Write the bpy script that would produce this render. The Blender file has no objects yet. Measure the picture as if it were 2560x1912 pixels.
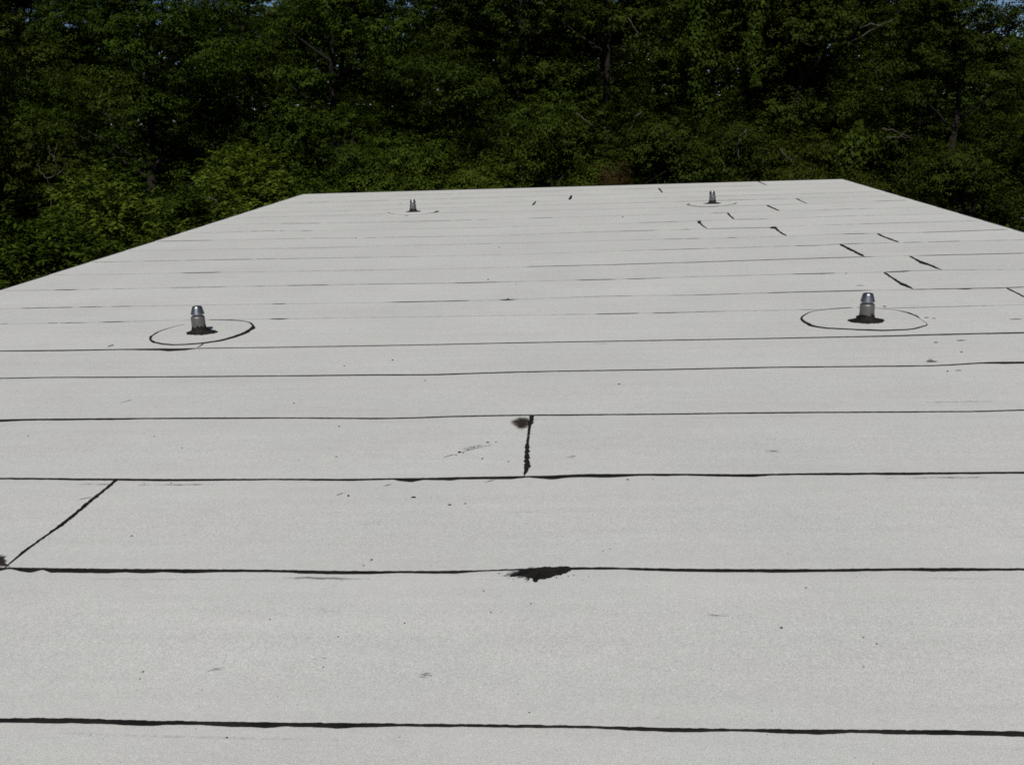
import bpy, math, random
import numpy as np
from mathutils import Matrix, Vector

# ------------------------------------------------------------------ camera, sky, sun, exposure
scene = bpy.context.scene
COL = scene.collection
EYE = 1.6                       # eye height above the roof
GROUND = -3.3                   # ground level below the roof plane (roof plane is z = 0)

cam_data = bpy.data.cameras.new('camera')
cam = bpy.data.objects.new('camera', cam_data)
COL.objects.link(cam)
CAM_ROWS = ((0.996828, 0.072388, -0.033078), (0.01246, 0.26855, 0.963185), (0.078606, -0.960542, 0.266796))
rot = Matrix(CAM_ROWS).transposed().to_4x4()
cam.matrix_world = Matrix.Translation((0, 0, EYE)) @ rot
cam_data.sensor_fit = 'HORIZONTAL'
cam_data.sensor_width = 36.0
cam_data.lens = 36.0 * 2488.0 / 2560.0
cam_data.clip_start = 0.05
cam_data.clip_end = 2000.0
scene.camera = cam

SUN_EL = math.radians(51.0)
SUN_AZ = math.radians(-2.5)     # the sun stands behind the camera, a touch to the left
world = bpy.data.worlds.new('World')
scene.world = world
world.use_nodes = True
nt = world.node_tree
nt.nodes.clear()
sky = nt.nodes.new('ShaderNodeTexSky')
sky.sky_type = 'NISHITA'
sky.sun_disc = False
sky.sun_elevation = SUN_EL
sky.sun_rotation = math.radians(180.0) + SUN_AZ
sky.altitude = 200.0
sky.air_density = 0.5
sky.dust_density = 0.0
sky.ozone_density = 2.5
bg = nt.nodes.new('ShaderNodeBackground')
bg.inputs['Strength'].default_value = 0.05
wo = nt.nodes.new('ShaderNodeOutputWorld')
nt.links.new(sky.outputs[0], bg.inputs[0])
nt.links.new(bg.outputs[0], wo.inputs[0])

sun_data = bpy.data.lights.new('sun', 'SUN')
sun_data.energy = 3.95
sun_data.angle = math.radians(0.53)
sun_data.color = (1.0, 0.965, 0.91)
sun = bpy.data.objects.new('sun', sun_data)
COL.objects.link(sun)
to_sun = Vector((math.sin(SUN_AZ) * math.cos(SUN_EL), -math.cos(SUN_AZ) * math.cos(SUN_EL), math.sin(SUN_EL)))
sun.rotation_euler = to_sun.to_track_quat('Z', 'Y').to_euler()
sun.location = to_sun * 60

vs = scene.view_settings
vs.view_transform = 'Standard'
vs.look = 'None'
vs.exposure = 0.0
vs.gamma = 1.0
vs.use_curve_mapping = False
scene.cycles.max_bounces = 6
scene.cycles.transparent_max_bounces = 6
scene.cycles.filter_width = 1.7
scene.cycles.use_denoising = False

# ------------------------------------------------------------------ measured layout (metres on the roof plane)
SEAMS = [[[-1.6543,2.3114],[-1.4882,2.318],[-1.223,2.3113],[-0.8925,2.3112],[-0.6457,2.3136],[-0.3076,2.3164],[-0.1999,2.3178],[0.1038,2.3158],[0.2349,2.312],[0.5896,2.3156],[0.9261,2.3206],[1.104,2.3199]],[[-2.2104,3.2503],[-2.1512,3.2506],[-1.814,3.2424],[-1.5719,3.2404],[-1.1362,3.2378],[-1.0139,3.2304],[-0.7475,3.2287],[-0.4864,3.2317],[-0.2889,3.2471],[-0.0758,3.2642],[0.111,3.2619],[0.1942,3.256],[0.4658,3.251],[0.8584,3.2531],[1.0945,3.2637],[1.4873,3.2626]],[[-2.767,4.1899],[-2.5154,4.1834],[-2.3634,4.1741],[-2.1872,4.1718],[-1.9595,4.1617],[-1.4152,4.159],[-1.062,4.1518],[-0.8895,4.1595],[-0.8031,4.1559],[-0.6319,4.166],[-0.3186,4.1767],[-0.2612,4.1784],[-0.1591,4.1794],[-0.0735,4.2007],[0.0463,4.1965],[0.3249,4.1975],[0.6913,4.1842],[0.9654,4.196],[1.414,4.1963],[1.8682,4.1993]],[[-3.3077,5.1025],[-3.1654,5.1121],[-2.6466,5.1068],[-2.2836,5.1056],[-1.6975,5.0913],[-1.1302,5.0639],[-0.9925,5.0646],[-0.7885,5.0852],[-0.4449,5.0983],[-0.165,5.0941],[0.3914,5.0914],[0.94,5.0985],[1.6895,5.0879],[2.0059,5.0827],[2.2356,5.1027]],[[-3.8479,6.0145],[-3.5054,6.0206],[-2.9434,6.0001],[-1.967,5.9814],[-1.3961,5.9781],[-0.9885,5.9616],[-0.5137,5.9973],[-0.1888,6.0077],[0.46,6.0125],[1.1015,6.0308],[2.1018,6.0172],[2.3672,6.0684],[2.4718,6.0831],[2.6306,6.0741]],[[-4.3098,6.7941],[-3.8223,6.7831],[-3.0628,6.7838],[-2.96,6.7651],[-2.827,6.7809],[-2.2059,6.7701],[-1.1572,6.7767],[-0.5748,6.7949],[-0.2093,6.797],[1.0947,6.8069],[1.9484,6.8234],[2.3753,6.8502],[2.953,6.8669]],[[-4.8925,7.7779],[-4.1362,7.7652],[-3.4068,7.7947],[-2.6683,7.7801],[-0.0191,7.7432],[0.7073,7.7459],[0.9634,7.762],[2.4556,7.7712],[3.3363,7.8097]],[[-5.2918,8.4519],[-4.4809,8.4529],[-3.8047,8.4511],[-3.1976,8.4369],[-2.7221,8.4275],[-1.6907,8.4069],[-1.2635,8.4065],[-0.6995,8.4249],[0.1392,8.4976],[0.883,8.4681],[1.5172,8.5069],[2.3492,8.5351],[2.7242,8.5315],[3.1107,8.5321],[3.4778,8.5231],[3.6376,8.5506]],[[-5.7415,9.4008],[-5.1928,9.3892],[-4.0807,9.3759],[-3.2587,9.367],[-2.9049,9.3663],[-2.0076,9.3446],[-1.2184,9.3163],[-0.3588,9.338],[0.4917,9.3462],[0.9322,9.3952],[1.915,9.4278],[2.2177,9.4347],[2.7331,9.4252],[2.9697,9.4772],[3.2636,9.4778],[3.9912,9.4201]],[[-5.6179,10.3523],[-4.8045,10.301],[-3.9639,10.2975],[-3.2646,10.2664],[-2.7717,10.246],[-1.707,10.1905],[-0.7081,10.2201],[0.1661,10.2311],[0.9313,10.2667],[1.5975,10.3134],[2.4303,10.3736],[2.8218,10.3865],[3.4078,10.3916],[4.3879,10.3959]],[[-5.8739,11.2711],[-5.5806,11.2598],[-4.3079,11.2348],[-3.4368,11.1922],[-2.0638,11.1398],[-0.8288,11.1167],[0.59,11.2238],[1.1277,11.2317],[2.2815,11.2972],[2.5286,11.2878],[2.8488,11.3708],[3.4502,11.3588],[4.1513,11.3681],[4.7822,11.3655]],[[-5.9164,12.2213],[-4.4094,12.1407],[-3.582,12.0826],[1.2336,12.1145],[2.0596,12.1029],[3.0362,12.2195],[3.4298,12.1892],[3.9296,12.1721],[4.956,12.266]],[[-5.8847,13.1311],[-5.0624,13.0945],[-3.6199,13.0576],[-3.1055,12.9627],[-1.6578,12.8969],[-0.9516,12.8735],[0.2146,13.004],[0.6831,13.0036],[1.5088,13.0326],[2.3114,13.0134],[2.8457,13.1187],[4.0804,13.163],[4.9592,13.1937]],[[-5.7456,13.9922],[-4.5309,14.0225],[-3.866,13.8945],[-1.1365,13.7742],[0.1085,13.84],[1.2227,13.9136],[2.0004,14.0036],[2.4314,13.9549],[3.4842,14.0758],[4.7789,14.0567]],[[-4.8329,14.9914],[-3.9559,14.8485],[-2.0257,14.7746],[-0.6308,14.8137],[0.7803,14.8618],[1.3375,14.8377],[2.0264,14.8913],[2.7685,14.9541]],[[-5.7479,15.9988],[2.3065,15.8416],[2.7242,15.8176],[4.4395,15.9752],[5.0145,16.0226]]]
MORE_ROWS = [16.75,17.55,18.5,19.52]
WIDTHS = [[[-1.6543,0.0222],[-1.5859,0.0241],[-1.4882,0.0241],[-1.3549,0.0221],[-1.223,0.0256],[-1.1594,0.0183],[-1.0801,0.0164],[-0.8925,0.029],[-0.8336,0.0181],[-0.767,0.0199],[-0.6897,0.0307],[-0.6347,0.0216],[-0.525,0.0126],[-0.3076,0.0125],[-0.1999,0.0125],[-0.0393,0.0089],[0.0774,0.0141],[0.2244,0.0211],[0.3809,0.0105],[0.5875,0.0226],[0.6594,0.0139],[0.7718,0.0191],[0.9442,0.0199],[1.104,0.0223]],[[-2.2104,0.04],[-2.1793,0.0133],[-2.159,0.0133],[-2.1164,0.0299],[-2.0707,0.0398],[-2.0408,0.0133],[-1.9921,0.0364],[-1.814,0.0395],[-1.711,0.0328],[-1.6436,0.0393],[-1.5719,0.0229],[-1.4852,0.0326],[-1.3462,0.0195],[-1.1362,0.0194],[-1.0139,0.0257],[-0.831,0.0256],[-0.6921,0.0159],[-0.576,0.0191],[-0.4864,0.0222],[-0.4134,0.0095],[-0.2889,0.0096],[-0.0815,0.0192],[0.111,0.0159],[0.1942,0.019],[0.5173,0.0251],[0.7251,0.025],[1.0945,0.0187],[1.1785,0.0249],[1.4873,0.0155]],[[-2.767,0.0157],[-2.5686,0.0208],[-2.4492,0.0182],[-2.3634,0.0258],[-2.1872,0.0206],[-1.9595,0.0255],[-1.6023,0.0177],[-1.4152,0.0141],[-1.062,0.0225],[-0.8895,0.015],[-0.8619,0.035],[-0.8031,0.0499],[-0.7526,0.02],[-0.6985,0.03],[-0.6319,0.04],[-0.5904,0.025],[-0.5002,0.03],[-0.3563,0.035],[-0.2845,0.015],[-0.177,0.0499],[-0.1235,0.04],[-0.0735,0.0352],[0.0463,0.04],[0.2152,0.0225],[0.3249,0.0249],[0.4268,0.0174],[0.6913,0.0344],[0.7927,0.0172],[0.9654,0.0197],[1.414,0.0269],[1.5989,0.0195],[1.8682,0.0218]],[[-3.3077,0.0413],[-3.1654,0.0301],[-2.6466,0.0298],[-2.4968,0.0186],[-2.2836,0.0222],[-1.6975,0.0183],[-0.7885,0.018],[-0.165,0.0179],[1.0968,0.0176],[2.2356,0.0159]],[[-3.8479,0.0203],[-1.967,0.0216],[-1.0292,0.0251],[-0.1888,0.0194],[2.3672,0.023],[2.4195,0.0383],[2.4926,0.0528],[2.6306,0.0478]],[[-4.3098,0.0255],[-3.8468,0.033],[-3.3945,0.0277],[-3.0807,0.0566],[-3.0017,0.0814],[-2.8836,0.0625],[-2.821,0.02],[-2.2059,0.0198],[-1.0551,0.0196],[-0.2093,0.0196],[1.4431,0.0229],[2.2558,0.0313],[2.953,0.0336]]]
STRONG = {7:[[-4.893,-4.136,0.6],[-4.009,-3.824,0.9],[-2.578,-2.461,1.3],[0.019,0.707,0.7],[2.244,3.336,0.35]],8:[[-5.292,-3.845,0.7],[-2.78,-2.664,1.3],[-1.691,-0.993,1.0],[-0.751,-0.648,1.6],[0.883,1.28,0.6],[1.517,2.356,1.0],[1.988,2.339,1.2],[2.724,3.499,0.9],[3.078,3.208,1.8],[3.478,3.638,1.0]],9:[[-5.289,-5.069,1.3],[-4.081,-3.551,0.6],[-3.259,-3.151,0.5],[-2.905,-2.504,1.2],[-1.284,-0.883,1.0],[-0.087,0.233,1.0],[0.364,0.702,1.0],[1.915,2.283,1.2],[2.118,2.283,2.0],[2.756,2.97,1.8]],10:[[-4.325,-3.951,1.4],[-0.712,0.931,0.9],[0.931,2.846,1.1],[2.341,2.463,1.6],[3.364,4.388,1.0]],11:[[-5.874,-5.556,0.8],[-4.366,-3.834,0.7],[2.282,2.542,1.5],[2.853,2.996,1.2],[3.45,4.151,0.6]],12:[[1.664,1.759,1.6],[0.857,1.333,0.7],[3.036,3.302,1.2],[3.92,4.965,1.0]],13:[[-5.885,-5.057,1.0],[1.509,2.343,1.2],[1.227,1.279,2.0],[0.405,0.868,0.7]],14:[[-5.055,-3.86,0.7],[-1.137,-0.998,0.7],[0.707,1.256,0.6],[2.0,2.431,0.9]],15:[[-4.688,-3.975,0.8],[-2.807,-1.484,0.6],[-0.832,-0.536,0.8],[1.805,2.038,0.9]],16:[[4.439,5.015,0.7],[2.591,2.774,0.6]],17:[[2.281,2.538,1.5]]}
LAPS = [[[[2.7338,9.4247],[2.7225,9.1278],[2.7095,8.8406],[2.7168,8.7259],[2.7248,8.5288]],[0.0287,0.024,0.0292,0.0586,0.0279]],[[[3.2581,10.3774],[3.2448,10.1256],[3.2395,9.8845],[3.2618,9.7397],[3.2725,9.4759]],[0.0299,0.0263,0.0642,0.0451,0.0304]],[[[2.7923,11.2729],[2.7988,11.0127],[2.8081,10.6439],[2.8039,10.4355],[2.816,10.3882]],[0.0422,0.0413,0.0431,0.0546,0.0757]],[[[3.4298,12.1899],[3.4134,11.8602],[3.4302,11.5979],[3.4417,11.3612]],[0.0309,0.0363,0.0405,0.0323]],[[[2.3688,12.9782],[2.3576,12.6909],[2.3497,12.4313],[2.357,12.2099]],[0.0425,0.0294,0.0336,0.0314]],[[[1.4983,13.7701],[1.5005,13.3923],[1.5229,13.0301]],[0.034,0.0273,0.0191]],[[[2.0309,14.861],[2.0091,14.4267],[2.0015,14.0135]],[0.0238,0.0294,0.0313]],[[[2.7492,15.8108],[2.7612,15.4547],[2.7862,14.9936]],[0.0305,0.0389,0.0469]],[[[3.3867,16.8122],[3.3785,16.3579],[3.3782,15.9515]],[0.0309,0.0235,0.024]],[[[3.3782,20.5341],[3.3843,19.939]],[0.0344,0.0335]],[[[3.4818,8.5136],[3.4709,8.3052],[3.4624,8.1203],[3.4522,7.9502]],[0.019,0.0187,0.0218,0.0209]],[[[1.3468,19.5418],[1.3485,19.1231],[1.3478,18.6441]],[0.0459,0.0331,0.0319]],[[[-0.3011,18.3282],[-0.3192,17.8306],[-0.3273,17.5574]],[0.0282,0.0553,0.0263]],[[[-0.9096,17.3559],[-0.9189,16.8151],[-0.9331,16.5143]],[0.0193,0.0398,0.0317]],[[[-2.1871,4.1664],[-2.1841,4.0406],[-2.1834,3.8852],[-2.18,3.6609],[-2.1888,3.527],[-2.1976,3.4023],[-2.1942,3.3163],[-2.1922,3.2699]],[0.0136,0.0169,0.0181,0.0192,0.0145,0.0137,0.0082,0.008]],[[[-0.316,5.083],[-0.3146,4.9607],[-0.3209,4.8696],[-0.3174,4.743],[-0.3104,4.5595],[-0.3011,4.3885],[-0.296,4.2914],[-0.3022,4.1906]],[0.0174,0.0298,0.0084,0.0067,0.0221,0.0255,0.0279,0.0062]]]
OVALS = [[[-3.12,7.7628],[-3.0061,7.7566],[-2.817,7.7118],[-2.7171,7.64],[-2.6434,7.5097],[-2.623,7.4174],[-2.6283,7.2565],[-2.663,7.1318],[-2.7306,6.9997],[-2.8314,6.9319],[-2.9423,6.8946],[-3.04,6.888],[-3.1442,6.9264],[-3.2366,6.9939],[-3.2982,7.0797],[-3.3332,7.1796],[-3.346,7.3241],[-3.3216,7.441],[-3.2728,7.5531],[-3.2084,7.6323],[-3.1682,7.7247]],[[2.0583,7.7924],[1.9267,7.7718],[1.7761,7.7206],[1.6852,7.6488],[1.6201,7.545],[1.5775,7.4419],[1.5717,7.3386],[1.6008,7.1645],[1.6779,7.0893],[1.8387,7.0362],[1.9457,7.0065],[2.0538,6.985],[2.1979,6.9928],[2.2732,7.0165],[2.3382,7.0792],[2.3972,7.1295],[2.4073,7.1705],[2.4102,7.3275],[2.4171,7.4456],[2.3959,7.5543],[2.3379,7.6695],[2.2342,7.7434],[2.1525,7.7902]]]
OVAL_W = [[0.0166,0.0212,0.02,0.0144,0.0168,0.0333,0.0353,0.04,0.0344,0.0337,0.0245,0.0239,0.0253,0.021,0.0128,0.0205,0.0196,0.0135,0.0033,0.0,0.0029],[0.0215,0.0227,0.0097,0.0098,0.0163,0.0134,0.0232,0.0317,0.0259,0.0187,0.0328,0.0286,0.0184,0.0163,0.0138,0.0075,0.005,0.0017,0.0221,0.0271,0.0052,0.0045,0.0024]]
ARCS = [[[-3.2582,16.1703],[-3.1838,15.9856],[-3.0584,15.8192],[-2.9517,15.7133],[-2.8532,15.6474],[-2.7754,15.6978],[-2.6342,15.7173],[-2.5143,15.8774],[-2.4569,16.0008],[-2.4402,16.2498]],[[1.6365,16.3878],[1.5747,16.1949],[1.6051,16.0691],[1.6839,15.9035],[1.781,15.8207],[1.9471,15.8163],[2.0904,15.8521],[2.231,15.9871],[2.3196,16.1393],[2.3564,16.2788]]]
PATCH = [[-0.2964,3.1921],[-0.2801,3.2034],[-0.266,3.2177],[-0.257,3.2465],[-0.2357,3.2534],[-0.2142,3.2583],[-0.1927,3.2633],[-0.1712,3.2692],[-0.1492,3.2635],[-0.1275,3.2665],[-0.1059,3.2715],[-0.0886,3.2735],[-0.0775,3.2619],[-0.0793,3.2378],[-0.092,3.2235],[-0.1088,3.2101],[-0.1342,3.1996],[-0.1507,3.1837],[-0.1674,3.1761],[-0.1842,3.1723],[-0.1946,3.1667],[-0.1981,3.152],[-0.2066,3.1528],[-0.2094,3.1666],[-0.2065,3.1759],[-0.2275,3.185],[-0.254,3.1989],[-0.275,3.1922]]
SMEARS = [[[-0.4211,4.9639],[-0.4113,5.0052],[-0.3938,5.03],[-0.3717,5.0377],[-0.3512,5.0202],[-0.3362,4.982],[-0.3338,4.9407],[-0.3445,4.8883],[-0.3606,4.8648],[-0.3794,4.8653],[-0.3955,4.8978]],[[-2.3519,3.4064],[-2.2605,3.3565],[-2.2435,3.3496],[-2.2429,3.3321],[-2.2128,3.3079],[-2.2063,3.2806],[-2.1687,3.2539],[-2.2108,3.2403],[-2.2668,3.24]],[[2.05,6.0968],[2.0894,6.1731],[2.1201,6.1819],[2.1158,6.1295],[2.1152,6.0777],[2.0845,6.0794]],[[2.3057,12.9912],[2.364,13.0668],[2.3984,13.0069],[2.351,12.8782],[2.3147,12.9028]],[[1.4674,13.6234],[1.5084,13.8851],[1.5385,13.8784],[1.5096,13.6523]]]
DRIP = [[-2.8279,6.9476],[-2.8184,6.8733],[-2.8181,6.8319],[-2.8221,6.7861]]
SPECKS = [[-0.8157,3.3234,0.0135,0.0134],[-0.8356,3.2768,0.0059,0.0098],[-1.3502,2.5574,0.0062,0.0087],[-1.3428,2.5186,0.0049,0.0064],[-0.9809,2.2447,0.0065,0.0052],[-0.8084,2.5917,0.0036,0.0044],[-0.4772,2.5526,0.0059,0.0063],[-0.6102,2.8595,0.0052,0.0077],[-0.8072,2.771,0.0064,0.0074],[-1.0607,2.8772,0.0054,0.0053],[-0.3361,2.9339,0.0053,0.008],[-0.375,3.0846,0.0041,0.0088],[-0.2075,2.9925,0.0067,0.0055],[-0.1784,2.3761,0.0044,0.0056],[-0.8078,2.5939,0.0036,0.0044],[0.5865,2.8453,0.0111,0.0124],[0.8214,2.7905,0.0048,0.0071],[0.8519,2.7535,0.0059,0.007],[0.7791,2.6233,0.0045,0.0043],[0.717,3.1141,0.004,0.0087],[-0.6345,4.5088,0.0176,0.0231],[-0.5137,4.4107,0.0095,0.0221],[-0.3873,4.3701,0.0075,0.0163],[-0.595,3.8496,0.0152,0.013],[-0.5307,3.8621,0.0068,0.0174],[-0.5119,4.6478,0.016,0.0152],[0.0647,3.4178,0.0044,0.0069],[0.0392,3.4006,0.0044,0.0069],[-1.3125,6.3448,0.0109,0.0435],[-1.6035,6.2028,0.0135,0.0209],[-1.3275,4.9259,0.013,0.0137],[-1.226,4.4521,0.0099,0.0114],[-1.698,5.3642,0.0118,0.0161],[-1.0095,5.8219,0.0125,0.0139],[-1.051,3.9557,0.0106,0.0229],[-0.7603,3.9349,0.0208,0.0181],[2.4614,6.6558,0.0705,0.0159],[2.2836,6.61,0.0302,0.0158],[2.3536,6.3401,0.0193,0.0208],[2.1141,5.8792,0.0136,0.0181],[2.1814,5.8942,0.0498,0.0091],[0.1689,5.6868,0.0188,0.0174],[0.1576,4.1309,0.014,0.0097],[2.2939,7.8291,0.0237,0.0622],[3.0669,7.284,0.097,0.0175],[-3.5161,6.9002,0.0347,0.0417],[-2.9789,4.8098,0.0067,0.0134],[-2.2758,4.7853,0.0087,0.0132],[-2.0518,4.5979,0.0063,0.0122],[-0.9718,9.4569,0.0157,0.0804],[-1.0565,11.7255,0.0145,0.0867],[-3.0656,12.9758,0.0168,0.1066],[-0.7012,8.447,0.0279,0.0462],[-0.6807,9.158,0.0113,0.0431],[0.4983,14.6581,0.0229,0.1322],[-3.3434,17.7821,0.0228,0.1568],[-1.8316,3.537,0.0132,0.0076],[2.3444,8.7482,0.0725,0.0192],[2.3852,9.4017,0.0141,0.0331],[2.4755,7.3902,0.039,0.0167],[2.5166,7.3583,0.0277,0.0138],[-0.5975,4.5428,0.0098,0.0117],[-0.5713,4.5715,0.0079,0.0118],[-0.4705,4.6529,0.008,0.0122],[-0.6462,4.4635,0.0097,0.0113],[-0.6148,4.4912,0.0078,0.0092],[-0.5528,4.6007,0.0079,0.0096]]
SCUFFS = [[0.3932,2.9215,0.06,0.01,0.05,0.5],[-0.5812,4.5717,0.07,0.03,0.5,0.42],[-1.1319,2.5747,0.035,0.012,0.3,0.5],[-0.9709,3.1737,0.2,0.011,-0.03,0.62],[-1.8763,4.0926,0.26,0.012,0.0,0.5],[-0.0912,4.4303,0.03,0.02,0.3,0.45],[1.9658,5.2496,0.3,0.012,0.0,0.4],[1.511,4.1369,0.3,0.01,0.0,0.5],[-0.8298,2.636,0.03,0.012,0.2,0.4],[-0.4976,2.5544,0.03,0.016,0.6,0.5],[0.8446,4.4839,0.05,0.03,0.2,0.4],[-2.2757,4.1023,0.2,0.012,0.0,0.4],[-0.3322,5.0128,0.18,0.012,0.0,0.45],[0.0689,6.7239,0.1,0.03,0.0,0.35],[2.0985,6.1091,0.05,0.03,0.1,0.75]]
SCRATCH = [[[-0.7065,4.4254],[-0.6484,4.4805],0.0017],[[-0.6484,4.4805],[-0.4832,4.617],0.0012],[[-0.9195,4.0621],[-0.8819,4.0906],0.0036],[[-1.1093,3.9563],[-1.071,3.9882],0.0035],[[-2.7505,5.4035],[-2.702,5.4838],0.002],[[-2.2537,3.9112],[-2.1903,3.9522],0.002],[[-0.4751,4.1001],[-0.4252,4.1385],0.0016],[[-3.5228,6.8505],[-3.5126,6.938],0.0063]]
BARE = [["dead_sapling",[-12.269,22.0,-1.173],[[[-12.269,22.0,-1.173],[-12.107,22.0,0.0],[-12.146,22.0,0.392]],[[-12.146,22.0,0.392],[-12.247,22.0,0.519],[-12.314,22.0,0.679],[-12.275,22.0,0.801]],[[-12.146,22.0,0.392],[-12.02,22.0,0.415],[-11.891,22.0,0.465],[-11.878,22.0,0.658],[-11.879,22.0,0.824],[-11.792,22.0,1.136]],[[-11.891,22.0,0.465],[-11.734,22.0,0.566],[-11.618,22.0,0.712]],[[-11.885,22.0,0.79],[-11.968,22.0,0.967],[-11.976,22.0,1.141]]],"leafless grey sapling forking in the dark gap at the left of the wood",0.015],["bare_branch",[7.489,26.2,3.335],[[[7.489,26.2,3.335],[7.167,26.2,3.201],[6.807,26.2,3.04],[6.382,26.2,2.806]],[[7.167,26.2,3.201],[6.927,26.2,3.247],[6.648,26.2,3.166]]],"pale bare limb high in the olive tree at the upper right",0.03],["bare_branch",[3.617,24.2,0.801],[[[3.617,24.2,0.801],[3.529,24.2,0.677],[3.497,24.2,0.496],[3.523,24.2,0.221]],[[3.617,24.2,0.801],[3.706,24.2,0.898]]],"short pale bare branch hooked down right of the far right vent",0.03],["bare_branch",[4.435,24.0,0.458],[[[4.435,24.0,0.458],[4.55,24.0,0.31],[4.71,24.0,0.17],[4.769,24.0,0.059],[4.719,24.0,-0.259]],[[4.71,24.0,0.17],[4.824,24.0,0.266]]],"thin pale forked branch left of the far right roof corner",0.022],["bare_branch",[0.992,25.6,3.614],[[[0.992,25.6,3.614],[1.107,25.6,3.409],[1.27,25.6,3.184]]],"pale bare branch at the top of the view above the middle of the far edge",0.022],["bare_branch",[1.299,25.0,1.375],[[[1.299,25.0,1.375],[1.155,25.0,1.268],[1.098,25.0,1.101],[1.021,25.0,0.935]]],"thin pale branch above the dry brown shrub",0.022],["bare_branch",[-0.27,25.2,1.387],[[[-0.27,25.2,1.387],[-0.078,25.2,1.249],[0.144,25.2,1.081]]],"stubby pale branch above and left of the dry brown shrub",0.024],["bare_branch",[6.709,24.0,0.835],[[[6.709,24.0,0.835],[6.979,24.0,0.791],[7.346,24.0,0.629]],[[6.811,24.0,0.645],[7.301,24.0,0.639]]],"two thin pale twigs lying level right of the far right roof corner",0.018],["bare_branch",[-6.743,17.5,0.222],[[[-6.743,17.5,0.222],[-6.633,17.5,0.163],[-6.556,17.5,0.062]]],"thin pale twig in the bushes left of the far left roof corner",0.014]]

X0, X1 = -5.862, 5.016          # left and right roof edges
Y0, Y1 = -3.2, 20.48            # near and far roof edges

# ------------------------------------------------------------------ helpers
def link_mesh(name, me, mat=None, parent=None, loc=None):
    o = bpy.data.objects.new(name, me)
    COL.objects.link(o)
    if mat is not None and not me.materials:
        me.materials.append(mat)
    if parent is not None:
        o.parent = parent
    if loc is not None:
        o.location = loc
    return o

def mesh(name, verts, faces, smooth=False):
    me = bpy.data.meshes.new(name)
    me.from_pydata([tuple(map(float, v)) for v in verts], [], [tuple(map(int, f)) for f in faces])
    if smooth:
        me.polygons.foreach_set('use_smooth', [True] * len(me.polygons))
    me.update()
    return me

def empty(name, loc, label, cat, group=None):
    o = bpy.data.objects.new(name, None)
    COL.objects.link(o)
    o.location = loc
    o.empty_display_size = 0.3
    tag(o, label, cat, group)
    return o

def tag(o, label=None, cat=None, group=None, kind=None):
    if label: o['label'] = label
    if cat: o['category'] = cat
    if group: o['group'] = group
    if kind: o['kind'] = kind
    return o

class Nodes:
    def __init__(self, name):
        self.m = bpy.data.materials.new(name)
        self.m.use_nodes = True
        self.t = self.m.node_tree
        self.t.nodes.clear()
        self.out = self.n('ShaderNodeOutputMaterial')
    def n(self, typ, **kw):
        nd = self.t.nodes.new(typ)
        for k, v in kw.items():
            if hasattr(nd, k): setattr(nd, k, v)
        return nd
    def l(self, a, b):
        self.t.links.new(a, b)
    def set(self, nd, **kw):
        for k, v in kw.items():
            s = nd.inputs[k.replace('_', ' ')]
            if hasattr(v, 'is_output') or isinstance(v, bpy.types.NodeSocket): self.l(v, s)
            else: s.default_value = v
        return nd
    def coord(self, scale=(1, 1, 1), which='Object'):
        tc = self.n('ShaderNodeTexCoord')
        mp = self.n('ShaderNodeMapping')
        mp.inputs['Scale'].default_value = scale
        self.l(tc.outputs[which], mp.inputs['Vector'])
        return mp.outputs['Vector']
    def noise(self, vec, scale, detail=2.0, rough=0.5):
        nd = self.n('ShaderNodeTexNoise')
        self.l(vec, nd.inputs['Vector'])
        nd.inputs['Scale'].default_value = scale
        nd.inputs['Detail'].default_value = detail
        nd.inputs['Roughness'].default_value = rough
        return nd.outputs['Fac']
    def math(self, op, a, b=None, c=None, clamp=False):
        nd = self.n('ShaderNodeMath', operation=op)
        nd.use_clamp = clamp
        for i, v in enumerate((a, b, c)):
            if v is None: continue
            if isinstance(v, (int, float)): nd.inputs[i].default_value = v
            else: self.l(v, nd.inputs[i])
        return nd.outputs[0]
    def mrange(self, v, a, b, c, d):
        nd = self.n('ShaderNodeMapRange')
        self.l(v, nd.inputs['Value'])
        for k, x in zip(('From Min', 'From Max', 'To Min', 'To Max'), (a, b, c, d)):
            nd.inputs[k].default_value = x
        return nd.outputs['Result']
    def mix(self, fac, a, b, blend='MIX'):
        nd = self.n('ShaderNodeMix', data_type='RGBA', blend_type=blend)
        for s, v in ((nd.inputs[0], fac), (nd.inputs[6], a), (nd.inputs[7], b)):
            if isinstance(v, (int, float)): s.default_value = v
            elif isinstance(v, tuple): s.default_value = (*v, 1.0) if len(v) == 3 else v
            else: self.l(v, s)
        return nd.outputs[2]
    def scale_color(self, col, fac):
        nd = self.n('ShaderNodeVectorMath', operation='SCALE')
        if isinstance(col, tuple): nd.inputs[0].default_value = col
        else: self.l(col, nd.inputs[0])
        if isinstance(fac, (int, float)): nd.inputs['Scale'].default_value = fac
        else: self.l(fac, nd.inputs['Scale'])
        return nd.outputs[0]
    def bump(self, h, strength, dist):
        nd = self.n('ShaderNodeBump')
        nd.inputs['Strength'].default_value = strength
        nd.inputs['Distance'].default_value = dist
        self.l(h, nd.inputs['Height'])
        return nd.outputs['Normal']
    def principled(self, color, rough=0.8, metal=0.0, spec=0.3, normal=None):
        p = self.n('ShaderNodeBsdfPrincipled')
        for s, v in ((p.inputs['Base Color'], color), (p.inputs['Roughness'], rough), (p.inputs['Metallic'], metal)):
            if isinstance(v, (int, float)): s.default_value = v
            elif isinstance(v, tuple): s.default_value = (*v, 1.0)
            else: self.l(v, s)
        p.inputs['Specular IOR Level'].default_value = spec
        if normal is not None: self.l(normal, p.inputs['Normal'])
        return p.outputs[0]
    def finish(self, shader):
        self.l(shader, self.out.inputs['Surface'])
        return self.m

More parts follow.
